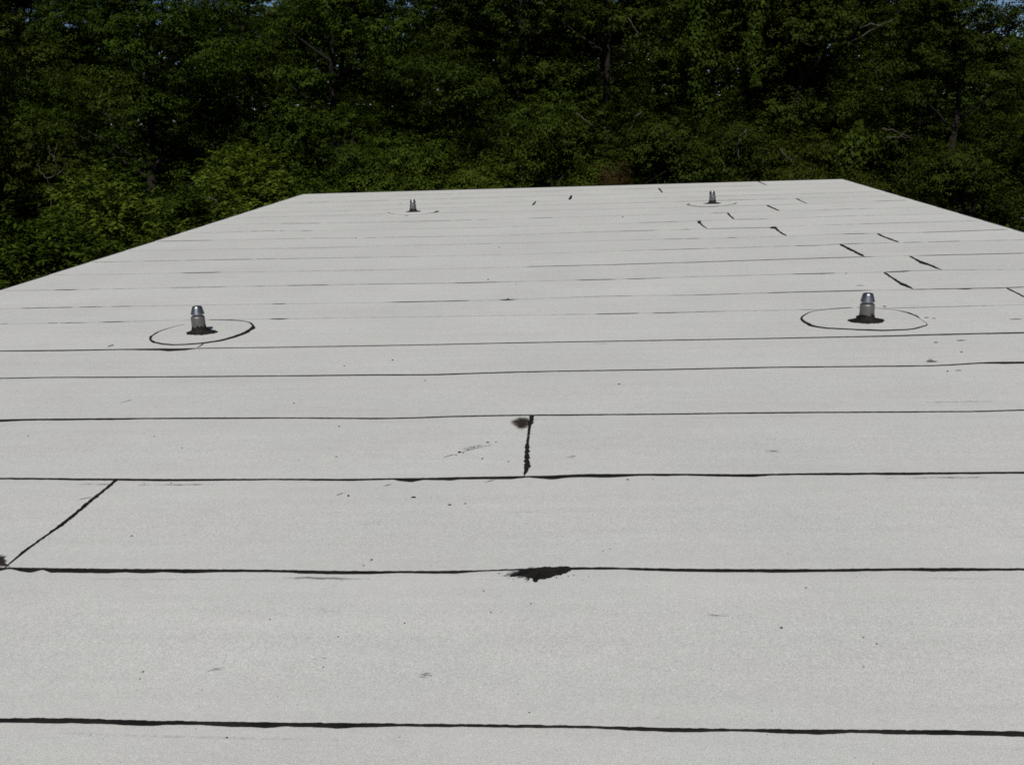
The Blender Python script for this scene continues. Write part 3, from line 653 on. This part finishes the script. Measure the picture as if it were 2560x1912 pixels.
VENTS = [((-3.0, 7.30), OVALS[0], OVAL_W[0], 0.122, 0.092, (0.02, -0.015), 1, 'silver roof vent with a capped cone top, standing on the near left oval patch'),
         ((2.02, 7.31), OVALS[1], OVAL_W[1], 0.130, 0.10, (0.0, -0.01), 2, 'silver roof vent with a capped cone top, standing on the near right oval patch'),
         ((-2.845, 16.21), arc_oval(ARCS[0]), None, 0.125, 0.095, (0.01, -0.01), 3, 'small looking silver roof vent near the far edge, on the left'),
         ((1.976, 16.26), arc_oval(ARCS[1]), None, 0.135, 0.10, (0.0, -0.01), 4, 'small looking silver roof vent near the far edge, on the right')]
for vi, (p, oval, ow, rx, ry, off, seed, lab) in enumerate(VENTS):
    root = empty('roof_vent', (p[0], p[1], 0.0), lab, 'roof vent', 'roof vents set in a rectangle on the flat roof')
    root.rotation_euler[2] = 0.0
    sc = 1.0 if vi < 2 else 0.97
    for nm, md in (('vent_body', ME_BODY), ('vent_neck', ME_NECK), ('vent_cap', ME_CAP)):
        o = link_mesh(nm, md, None, root)
        o.rotation_euler = ((0.0, 0.0, vi * 1.3)) if nm != 'vent_cap' else (0.015 * (vi - 1), 0.012 * (1 - vi), vi * 1.7)
        o.location.z = 0.004; o.scale = (sc, sc, sc)
    link_mesh('tar_collar', mastic(seed * 7, rx, ry, off, p), M_TAR, root, (0, 0, 0.003))
    me, q = patch_disc(oval, p)
    link_mesh('flashing_sheet', me, M_ROOF, root)
    o2 = np.array(oval, float) - np.array(p)
    if ow is None:
        arc = np.array(ARCS[vi - 2]) - np.array(p)
        ww = np.array([0.016, 0.010, 0.009, 0.012, 0.012, 0.010, 0.012, 0.014, 0.022, 0.035]) if vi == 2 else np.array([0.009, 0.014, 0.012, 0.010, 0.010, 0.012, 0.014, 0.018, 0.02, 0.012])
        r_ = path_ribbon('tar_bead', arc, ww * 2.3, 700 + vi, root, 0.02, 0.3, 0.0048, 0.003)
    else:
        P = np.vstack([o2, o2[:1]]); W_ = np.r_[ow, ow[:1]]
        # soften the measured corners before laying the bead
        d = np.r_[0, np.cumsum(np.linalg.norm(np.diff(P, axis=0), axis=1))]
        s = np.linspace(0, d[-1], 200)
        px = np.interp(s, d, P[:, 0]); py = np.interp(s, d, P[:, 1]); pw = np.interp(s, d, W_)
        ker = np.hanning(9); ker /= ker.sum()
        px = np.convolve(np.r_[px[-6:-1], px, px[1:6]], ker, 'same')[5:-5]; py = np.convolve(np.r_[py[-6:-1], py, py[1:6]], ker, 'same')[5:-5]
        path_ribbon('tar_bead', np.stack([px, py], 1), pw * 1.25, 720 + vi, root, 0.012, 0.3, 0.0050, 0.003)
path_ribbon('tar_seam', DRIP, [0.006, 0.009, 0.010, 0.007], 810, building, 0.01, 0.3, 0.0045, 0.003)

# ------------------------------------------------------------------ trees and bushes
def tube_mesh(paths, sides=6):
    """paths: list of (points Nx3, radii N)"""
    V, F = [], []
    for pts, rad in paths:
        pts = np.array(pts, float); n = len(pts)
        t = np.gradient(pts, axis=0); t /= np.linalg.norm(t, axis=1)[:, None] + 1e-9
        up = np.array([0.3, 0.1, 0.95]); 
        if abs(t[0] @ up) > 0.95: up = np.array([1.0, 0.1, 0.0])
        s = len(V)
        for i in range(n):
            u = np.cross(t[i], up); u /= np.linalg.norm(u) + 1e-9
            w = np.cross(t[i], u)
            for k in range(sides):
                a = 2 * math.pi * k / sides
                V.append(pts[i] + (u * math.cos(a) + w * math.sin(a)) * rad[i])
        for i in range(n - 1):
            for k in range(sides):
                F.append((s + i * sides + k, s + i * sides + (k + 1) % sides, s + (i + 1) * sides + (k + 1) % sides, s + (i + 1) * sides + k))
    return mesh('limbs', V, F, True)

def quads_to_mesh(name, Q, tint):
    """Q (N,4,3) leaf quads, tint (N,)"""
    N = len(Q)
    me = bpy.data.meshes.new(name)
    me.vertices.add(N * 4); me.vertices.foreach_set('co', Q.reshape(-1).astype(np.float32))
    me.loops.add(N * 4); me.loops.foreach_set('vertex_index', np.arange(N * 4, dtype=np.int32))
    me.polygons.add(N); me.polygons.foreach_set('loop_start', np.arange(0, N * 4, 4, dtype=np.int32))
    me.polygons.foreach_set('loop_total', np.full(N, 4, np.int32))
    me.update(calc_edges=True)
    a = me.attributes.new('tint', 'FLOAT', 'POINT')
    a.data.foreach_set('value', np.repeat(np.clip(tint, 0, 1), 4).astype(np.float32))
    return me

def unit(v): return v / (np.linalg.norm(v, axis=-1, keepdims=True) + 1e-9)

def leaf_quads(c, nrm, axis, L, Wd, fold=0.25):
    ax = unit(axis - nrm * np.sum(axis * nrm, 1, keepdims=True))
    side = np.cross(nrm, ax)
    L = L[:, None]; Wd = Wd[:, None]
    b = c - ax * L * 0.5
    t = c + ax * L * 0.5
    l = c - ax * L * 0.06 + side * Wd * 0.5 + nrm * Wd * fold
    r = c - ax * L * 0.06 - side * Wd * 0.5 + nrm * Wd * fold
    return np.stack([b, r, t, l], 1)

def crown_clumps(r, H, Rad, base, n, top_pow=1.0):
    """clump centres scattered through an uneven crown"""
    cs = []
    ph = r.uniform(0, 6.28, 6)
    while len(cs) < n:
        h = r.random() ** 0.85
        z = base + h * (H - base)
        prof = math.sin(math.pi * min(1, 0.12 + 0.80 * h)) ** 0.6 * (1.0 if h < 0.6 else 1 - 0.55 * (h - 0.6) / 0.4)
        a = r.uniform(0, 6.28)
        lob = 1 + 0.20 * math.sin(2 * a + ph[0] + 3 * h) + 0.15 * math.sin(3 * a + ph[1] - 5 * h) + 0.14 * math.sin(7 * h + ph[2] + a)
        q = Rad * prof * lob * (0.14 + 0.86 * r.random() ** 0.5)
        cs.append((q * math.cos(a), q * math.sin(a), z))
    return np.array(cs)

def tree_meshes(seed, H, Rad, base, n_clump, per, leaf, hang=0.0):
    r = np.random.default_rng(seed)
    cl = crown_clumps(r, H, Rad, base, n_clump)
    rad = r.uniform(0.5, 1.15, n_clump) * (Rad / 3.0) ** 0.5
    # each clump is a cloud of twigs, each twig a tuft of leaves
    n_tw = n_clump * 46
    tc = r.integers(0, n_clump, n_tw)
    td = unit(r.normal(0, 1, (n_tw, 3)))
    td[:, 2] = td[:, 2] * 0.8 + 0.12
    tp = cl[tc] + td * (rad[tc] * r.random(n_tw) ** 0.40 * r.uniform(0.7, 1.3, n_tw))[:, None] * np.array([1.15, 1.15, 0.74])
    tp[:, 2] -= hang * r.random(n_tw) ** 2
    tsize = r.uniform(0.10, 0.24, n_tw)
    ti = r.integers(0, n_tw, n_clump * per)
    N = len(ti)
    d = unit(r.normal(0, 1, (N, 3)))
    pos = tp[ti] + d * (tsize[ti] * r.random(N) ** 0.5)[:, None] * np.array([1.2, 1.2, 0.6])
    nrm = unit(td[ti] * 0.6 + d * 0.35 + np.array([0, 0, 0.75]) + r.normal(0, 0.30, (N, 3)))
    ax = unit(td[ti] * 0.6 + d * 0.5 + r.normal(0, 0.5, (N, 3)) + np.array([0, 0, -0.5]))
    L = leaf * r.uniform(0.6, 1.35, N)
    ct = 0.45 + 0.26 * r.normal(0, 1, n_clump)
    tt = ct[tc] + 0.20 * r.normal(0, 1, n_tw)
    tint = np.clip(tt[ti] + 0.08 * r.normal(0, 1, N), 0, 1)
    crown = quads_to_mesh('crown', leaf_quads(pos, nrm, ax, L, L * r.uniform(0.42, 0.7, N)), tint)
    # trunk and limbs
    th = H * 0.72
    zs = np.linspace(-0.1, th, 9)
    bend = np.stack([0.25 * np.sin(zs * 0.5 + seed), 0.25 * np.cos(zs * 0.4 + seed * 2), zs], 1)
    bend[:, :2] -= bend[0, :2]
    r0 = 0.05 + 0.016 * H
    paths = [(bend, r0 * (1 - 0.75 * np.linspace(0, 1, 9)))]
    for i in r.permutation(n_clump)[:min(n_clump, 18)]:
        e = cl[i]
        zb = min(th * 0.96, max(0.5, e[2] - (0.5 + 0.35 * np.linalg.norm(e[:2]))))
        b = np.array([np.interp(zb, zs, bend[:, 0]), np.interp(zb, zs, bend[:, 1]), zb])
        m = (b + e) / 2 + np.array([0, 0, 0.18]) + r.normal(0, 0.12, 3)
        t = np.linspace(0, 1, 6)[:, None]
        P = (1 - t) ** 2 * b + 2 * t * (1 - t) * m + t ** 2 * e
        paths.append((P, np.linspace(r0 * 0.26, 0.010, 6)))
    return crown, tube_mesh(paths, 6)

def spray_bush(seed, H, Rad, n_spray, leaflet, droop=0.5, pairs=6):
    """a bush of long compound leaves: each spray is a drooping stalk with paired leaflets"""
    r = np.random.default_rng(seed)
    n_cl = 26
    cl = crown_clumps(r, H, Rad, H * 0.12, n_cl)
    ci = r.integers(0, n_cl, n_spray)
    d = unit(r.normal(0, 1, (n_spray, 3)) + np.array([0, 0, 0.25]))
    start = cl[ci] + d * (0.5 * r.random((n_spray, 1)) ** 0.5) * (Rad / 1.8)
    out = unit(d + 0.4 * unit(cl[ci] - np.array([0, 0, H * 0.5])) + np.array([0, 0, 0.2]))
    Ls = r.uniform(0.22, 0.42, n_spray)
    Qs, T = [], []
    tb = np.clip(0.5 + 0.3 * r.normal(0, 1, n_cl)[ci], 0, 1)
    side = unit(np.cross(out, np.array([0, 0, 1.0])) + 0.25 * r.normal(0, 1, (n_spray, 3)))
    for j in range(pairs + 1):
        s = (j + 0.6) / (pairs + 0.6)
        c = start + out * (Ls * s)[:, None] + np.array([0, 0, -1.0]) * (droop * Ls * s * s)[:, None]
        for sg in ((1, -1) if j < pairs else (0,)):
            dirv = unit(side * sg + out * (0.55 if sg else 1.0) + np.array([0, 0, -0.35 - 0.3 * s]) + 0.18 * r.normal(0, 1, (n_spray, 3)))
            nrm = unit(np.array([0, 0, 1.0]) + 0.35 * r.normal(0, 1, (n_spray, 3)) + 0.3 * out)
            L = leaflet * r.uniform(0.75, 1.2, n_spray)
            Qs.append(leaf_quads(c + dirv * (L * 0.5)[:, None], nrm, dirv, L, L * 0.36, 0.2)); T.append(tb + 0.1 * r.normal(0, 1, n_spray))
    me = quads_to_mesh('foliage', np.concatenate(Qs), np.concatenate(T))
    paths = []
    for i in range(n_cl):
        b = np.array([r.normal(0, 0.18), r.normal(0, 0.18), -0.05]); e = cl[i]
        m = (b + e) / 2 + np.array([0, 0, 0.3])
        t = np.linspace(0, 1, 6)[:, None]
        paths.append(((1 - t) ** 2 * b + 2 * t * (1 - t) * m + t ** 2 * e, np.linspace(0.03, 0.006, 6)))
    return me, tube_mesh(paths, 5)

# world place of a thing seen at a bearing (photo column) and depth: plain survey numbers
TREE_KINDS = [tree_meshes(101, 9.4, 3.1, 0.7, 74, 1500, 0.076),
              tree_meshes(102, 8.8, 2.8, 0.5, 66, 1500, 0.074, 0.15),
              tree_meshes(103, 10.0, 3.4, 0.9, 80, 1500, 0.080),
              tree_meshes(104, 9.0, 3.0, 0.4, 80, 1450, 0.070),
              tree_meshes(105, 9.8, 2.7, 0.8, 66, 1500, 0.076, 0.3)]
SMALL_KINDS = [tree_meshes(201, 4.2, 2.0, 0.25, 38, 1050, 0.068),
               tree_meshes(202, 3.8, 1.8, 0.2, 34, 1050, 0.066),
               tree_meshes(203, 4.6, 1.9, 0.3, 36, 1050, 0.070)]
BUSH_KINDS = [spray_bush(301, 3.6, 1.9, 1500, 0.12), spray_bush(302, 3.3, 1.7, 1300, 0.11), spray_bush(303, 3.0, 1.6, 1200, 0.13, 0.7)]

def plant(kind, name, x, y, height, mat, label, cat, rz, group=None, parts=('crown', 'trunk'), squash=1.0):
    crown_me, limb_me = kind
    base_h = {id(TREE_KINDS[0]): 9.4, id(TREE_KINDS[1]): 8.8, id(TREE_KINDS[2]): 10.0, id(TREE_KINDS[3]): 9.0, id(TREE_KINDS[4]): 9.8,
              id(SMALL_KINDS[0]): 4.2, id(SMALL_KINDS[1]): 3.8, id(SMALL_KINDS[2]): 4.6,
              id(BUSH_KINDS[0]): 3.6, id(BUSH_KINDS[1]): 3.3, id(BUSH_KINDS[2]): 3.0}[id(kind)]
    s = height / base_h
    root = empty(name, (x, y, GROUND), label, cat, group)
    root.rotation_euler[2] = rz
    root.scale = (s * squash, s * squash, s)
    for nm, md, mt in ((parts[0], crown_me, mat), (parts[1], limb_me, M_BARK)):
        o = bpy.data.objects.new(nm, md)
        COL.objects.link(o)
        if not md.materials: md.materials.append(mt)
        o.parent = root
        o.material_slots[0].link = 'OBJECT'
        o.material_slots[0].material = mt
    return root

T = TREE_KINDS; S_ = SMALL_KINDS; B_ = BUSH_KINDS
W_GROUP = 'trees of the wood beyond the far roof edge'
FRONT = [  # kind, x, y, height, material, label
    (T[1], -14.9, 23.5, 9.3, M_LEAF_OLIVE, 'dusky olive tree filling the upper left corner of the view'),
    (T[0], -13.4, 30.0, 10.5, M_LEAF_MID, 'mid green tree just right of the upper left corner, left of the sky gaps'),
    (T[4], -11.4, 34.0, 10.4, M_LEAF, 'dark thin crowned tree with blue sky gaps showing at its right'),
    (T[2], -7.4, 31.5, 10.5, M_LEAF_MID, 'fresher green tree above the far left roof corner, right of the sky gaps'),
    (T[3], -4.6, 33.5, 10.6, M_LEAF, 'tall dark tree directly above the far left vent'),
    (T[0], -1.7, 30.5, 10.2, M_LEAF, 'tall dark tree behind the middle of the far roof edge'),
    (T[2], 0.9, 29.2, 10.2, M_LEAF, 'tall dark tree between the middle of the far edge and the far right vent'),
    (T[4], 3.3, 31.0, 10.0, M_LEAF_OLIVE, 'tall tree with trailing foliage right above the far right vent'),
    (T[1], 5.2, 28.6, 9.9, M_LEAF_OLIVE, 'shadowy olive tree above the far right roof corner'),
    (T[2], 7.6, 29.5, 9.9, M_LEAF_OLIVE, 'broad olive brown tree right of the far right roof corner, with a pale bare limb'),
    (T[3], 8.85, 26.6, 8.3, M_LEAF_OLIVE, 'fine leaved olive tree whose shoulder slopes down beside the sky in the upper right corner'),
    (T[0], 12.2, 25.0, 7.1, M_LEAF_OLIVE, 'lower olive tree at the right picture edge under the patch of sky'),
]
for i, (kd, x, y, h, mt, lab) in enumerate(FRONT):
    plant(kd, 'broadleaf_tree', x, y, h, mt, lab, 'tree', 0.7 + 1.93 * i, W_GROUP)

BACK = [(-29, 38, 9.5), (-24.5, 41, 11.2), (-20.5, 38, 10.9), (-17.0, 41, 10.9), (-13.4, 43, 9.6), (-9.6, 42, 10.4), (-6, 41, 10.2), (-2.2, 41, 10.8), (1.6, 39.5, 10.6), (5.4, 41, 10.6), (8.9, 39, 9.9), (12.4, 41, 8.4), (16.6, 37, 7.2), (19, 33, 6.3), (16, 29.5, 6.5), (23, 39, 6.8), (-19.5, 29, 9.6), (-24, 33, 9.6), (-19, 19.5, 8.8), (-25, 25, 9.6), (-20, 10, 8.6), (-30, 31, 9.8), (-27, 15, 9.2), (18, 20.5, 7.2), (23, 28, 8.4), (17, 12, 7.6), (25, 20, 8.8)]
for i, (x, y, h) in enumerate(BACK):
    seen = i < len(BACK) - 9
    lab = 'dark broadleaf tree deep in the wood, only patches of its crown showing between nearer trees' if seen else \
        'broadleaf tree standing out of view, %s of the roof' % ('left' if x < 0 else 'right')
    plant(T[(i * 2 + 1) % 5], 'broadleaf_tree', x, y, h, (M_LEAF, M_LEAF_OLIVE, M_LEAF)[i % 3], lab, 'tree', 0.3 + 2.4 * i,
          'trees deep in the wood' if seen else 'trees out of view %s of the roof' % ('left' if x < 0 else 'right'), squash=1.15)

UNDER = [
    (B_[0], -8.35, 16.8, 3.7, M_LEAF_BRIGHT, 'bright green bush with drooping compound leaves close beside the left roof edge'),
    (B_[1], -7.7, 13.4, 3.3, M_LEAF_MID, 'lower green bush at the left picture edge beside the roof'),
    (B_[2], -7.75, 19.0, 3.2, M_LEAF_MID, 'green bush along the left roof edge, between the two brightest bushes'),
    (B_[1], -7.8, 22.6, 3.75, M_LEAF_BRIGHT, 'bright bush rising at the far left roof corner'),
    (B_[0], -10.4, 21.0, 3.7, M_LEAF_MID, 'leafy bush behind the brightest bush at the left'),
    (S_[0], -5.6, 24.3, 4.0, M_LEAF_MID, 'rounded green bush over the far edge, right of the far left roof corner'),
    (S_[1], -4.4, 24.8, 4.1, M_LEAF_FRESH, 'rounded yellow green bush behind and right of the far left vent'),
    (S_[2], -2.55, 24.2, 3.4, M_LEAF_FRESH, 'low yellow green bush just left of the middle of the far edge'),
    (S_[0], -0.9, 25.6, 4.5, M_LEAF_MID, 'taller shadowed bush behind the middle of the far edge'),
    (S_[1], 0.55, 24.4, 2.9, M_LEAF_MID, 'low green bush left of the dry brown shrub'),
    (S_[2], 2.0, 25.4, 4.3, M_LEAF, 'dark green bush behind the far right vent'),
    (S_[0], 3.6, 25.2, 4.2, M_LEAF, 'dark leafy bush between the far right vent and the far right corner'),
    (S_[1], 5.5, 24.6, 3.9, M_LEAF_OLIVE, 'olive bush at the far right roof corner'),
    (S_[2], 7.8, 22.0, 3.6, M_LEAF_OLIVE, 'olive bush beyond the right roof edge, near the far corner'),
    (S_[0], 9.6, 19.8, 3.4, M_LEAF_OLIVE, 'olive bush beyond the right roof edge, beside the low shed'),
    (S_[1], 11.8, 20.5, 3.6, M_LEAF_OLIVE, 'olive bush at the right picture edge behind the low shed'),
]
for i, (kd, x, y, h, mt, lab) in enumerate(UNDER):
    spray = any(kd is b for b in B_)
    plant(kd, 'bush', x, y, h, mt, lab, 'bush', 0.9 + 2.1 * i, 'bushes round the roof', ('foliage', 'stem') if spray else ('crown', 'trunk'))
plant(S_[1], 'dry_shrub', 0.62, 23.4, 3.45, M_LEAF_BROWN, 'dry rusty brown shrub showing over the far edge left of the far right vent', 'shrub', 2.0, None, ('crown', 'stem'), 0.5)

# ground cover under the trees: nobody could count it
r = np.random.default_rng(77)
N = 60000
pos = np.stack([r.uniform(-30, 26, N), r.uniform(21.8, 47, N), GROUND + 2.6 * r.random(N) ** 1.5], 1)
pos[:, 2] *= 1 - 0.18 * np.sin(pos[:, 0] * 0.9) * np.sin(pos[:, 1] * 0.8)
nrm = unit(np.array([0, 0, 1.0]) + r.normal(0, 0.6, (N, 3)))
L = 0.16 * r.uniform(0.6, 1.4, N)
me = quads_to_mesh('undergrowth', leaf_quads(pos, nrm, r.normal(0, 1, (N, 3)), L, L * 0.6), 0.4 + 0.25 * np.sin(pos[:, 0] * 1.3) * np.sin(pos[:, 1]))
tag(link_mesh('undergrowth', me, M_LEAF), 'mass of dark undergrowth under the trees of the wood', 'undergrowth', None, 'stuff')

# the far side of the wood: one mass
N = 100000
x = r.uniform(-48, 40, N); y = r.uniform(47, 56, N)
top = 6.2 + 1.2 * noise1(x + 60, 0.22, 901, 3) - 2.7 * np.clip((x - 12.5) / 5, 0, 1)
z = GROUND + (top - GROUND) * r.random(N) ** 0.8
pos = np.stack([x, y, z], 1)
nrm = unit(np.array([0, -1.0, 0.5]) + r.normal(0, 0.5, (N, 3)))
L = 0.34 * r.uniform(0.5, 1.4, N)
me = quads_to_mesh('far_wood', leaf_quads(pos, nrm, r.normal(0, 1, (N, 3)), L, L * 0.6), 0.4 + 0.3 * noise1(x + 60, 0.9, 902, 2))
tag(link_mesh('far_wood', me, M_LEAF), 'far side of the wood, a dark mass of foliage glimpsed between the trees', 'wood', None, 'stuff')

# hanging vines
def vine(x, y, ztop, zbot, wd, seed, mat, label):
    r = np.random.default_rng(seed)
    N = int(900 * (ztop - zbot) * wd / 0.5)
    z = r.uniform(zbot, ztop, N)
    h = (z - zbot) / (ztop - zbot)
    wid = wd * (0.4 + 0.6 * h) * np.clip((1 - h) * 6, 0.15, 1) * (1 + 0.3 * np.sin(z * 5 + seed))
    a = r.uniform(0, 6.28, N); q = wid * r.random(N) ** 0.5
    p = np.stack([q * np.cos(a) + 0.15 * np.sin(z * 1.7), q * np.sin(a) * 0.7, z - zbot], 1)
    d = unit(np.stack([np.cos(a), np.sin(a), 0.4 + 0 * a], 1))
    nr = unit(d + r.normal(0, 0.45, (N, 3)))
    L = 0.11 * r.uniform(0.7, 1.3, N)
    me = quads_to_mesh('foliage', leaf_quads(p, nr, np.array([0, 0, -1.0]) + r.normal(0, 0.4, (N, 3)), L, L * 0.75), 0.45 + 0.25 * r.normal(0, 1, N))
    root = empty('vine', (x, y, zbot), label, 'vine', 'vines trailing on the trees')
    link_mesh('foliage', me, mat, root)
    zz = np.linspace(0, ztop - zbot, 10)
    st = tube_mesh([(np.stack([0.15 * np.sin((zz + zbot) * 1.7) + o, 0 * zz, zz], 1), np.full(10, 0.015)) for o in (-0.05, 0.06)], 5)
    link_mesh('stem', st, M_BARK, root)
vine(6.05, 24.0, 1.0, -3.25, 0.6, 5, M_LEAF_MID, 'bright green vine curtain climbing right of the far right roof corner')
vine(2.9, 27.0, 5.0, 0.8, 0.5, 6, M_LEAF_MID, 'long green vine trailing high above the far right vent')
vine(4.3, 26.6, 5.0, 1.9, 0.42, 7, M_LEAF_MID, 'short green vine trailing at the top of the view above the far right corner')

# pale bare branches
def bare(name, root_pt, branches, label, r0):
    root = empty(name, root_pt, label, 'branch' if name != 'dead_sapling' else 'dead tree', None)
    P = np.array(root_pt)
    for pts in branches:
        q = np.array(pts, float) - P
        d = np.r_[0, np.cumsum(np.linalg.norm(np.diff(q, axis=0), axis=1))]
        n = 10; s = np.linspace(0, d[-1], n)
        pp = np.stack([np.interp(s, d, q[:, k]) for k in range(3)], 1)
        pp[1:-1] += np.random.default_rng(int(abs(q.sum()) * 1000) % 9999).normal(0, 0.015, (n - 2, 3))
        link_mesh('limb', tube_mesh([(pp, np.linspace(r0, r0 * 0.4, n))], 6), M_DEADWOOD, root)
    return root
BARE_SPOT = None
for nm, rp, br, lab, r0 in BARE:
    bare(nm, rp, br, lab, r0)

# ------------------------------------------------------------------ low shed beyond the right edge
shed = empty('shed', (10.0, 16.2, GROUND), 'low shed with a dark grey brown roof, just showing past the right roof edge', 'shed')
zr = -0.62 - GROUND
def sbox(name, a, b, mat): return box(name, a, b, mat, shed)
hx, hy = 2.35, 1.5
sbox('wall', (-hx, -hy, 0), (hx, -hy + 0.12, zr - 0.30), M_WALL)
sbox('wall', (-hx, hy - 0.12, 0), (hx, hy, zr - 0.30), M_WALL)
sbox('wall', (-hx, -hy + 0.122, 0), (-hx + 0.12, hy - 0.122, zr - 0.30), M_WALL)
sbox('wall', (hx - 0.12, -hy + 0.122, 0), (hx, hy - 0.122, zr - 0.30), M_WALL)
nrow = 9
for j in range(nrow):
    t0, t1 = j / nrow, (j + 1) / nrow
    y0, y1 = -hy - 0.25 + t0 * (2 * hy + 0.5), -hy - 0.25 + t1 * (2 * hy + 0.5)
    z0, z1 = zr - 0.28 + 0.36 * t0, zr - 0.28 + 0.36 * t1
    V = [(-hx - 0.2, y0, z0 + 0.012), (hx + 0.2, y0, z0 + 0.012), (hx + 0.2, y1 + 0.02, z1), (-hx - 0.2, y1 + 0.02, z1),
         (-hx - 0.2, y0, z0 - 0.012), (hx + 0.2, y0, z0 - 0.012), (hx + 0.2, y1 + 0.02, z1 - 0.022), (-hx - 0.2, y1 + 0.02, z1 - 0.022)]
    link_mesh('shingle_course', mesh('shingle_course', V, [(0, 1, 2, 3), (7, 6, 5, 4), (0, 4, 5, 1), (1, 5, 6, 2), (2, 6, 7, 3), (3, 7, 4, 0)]), M_SHINGLE, shed)
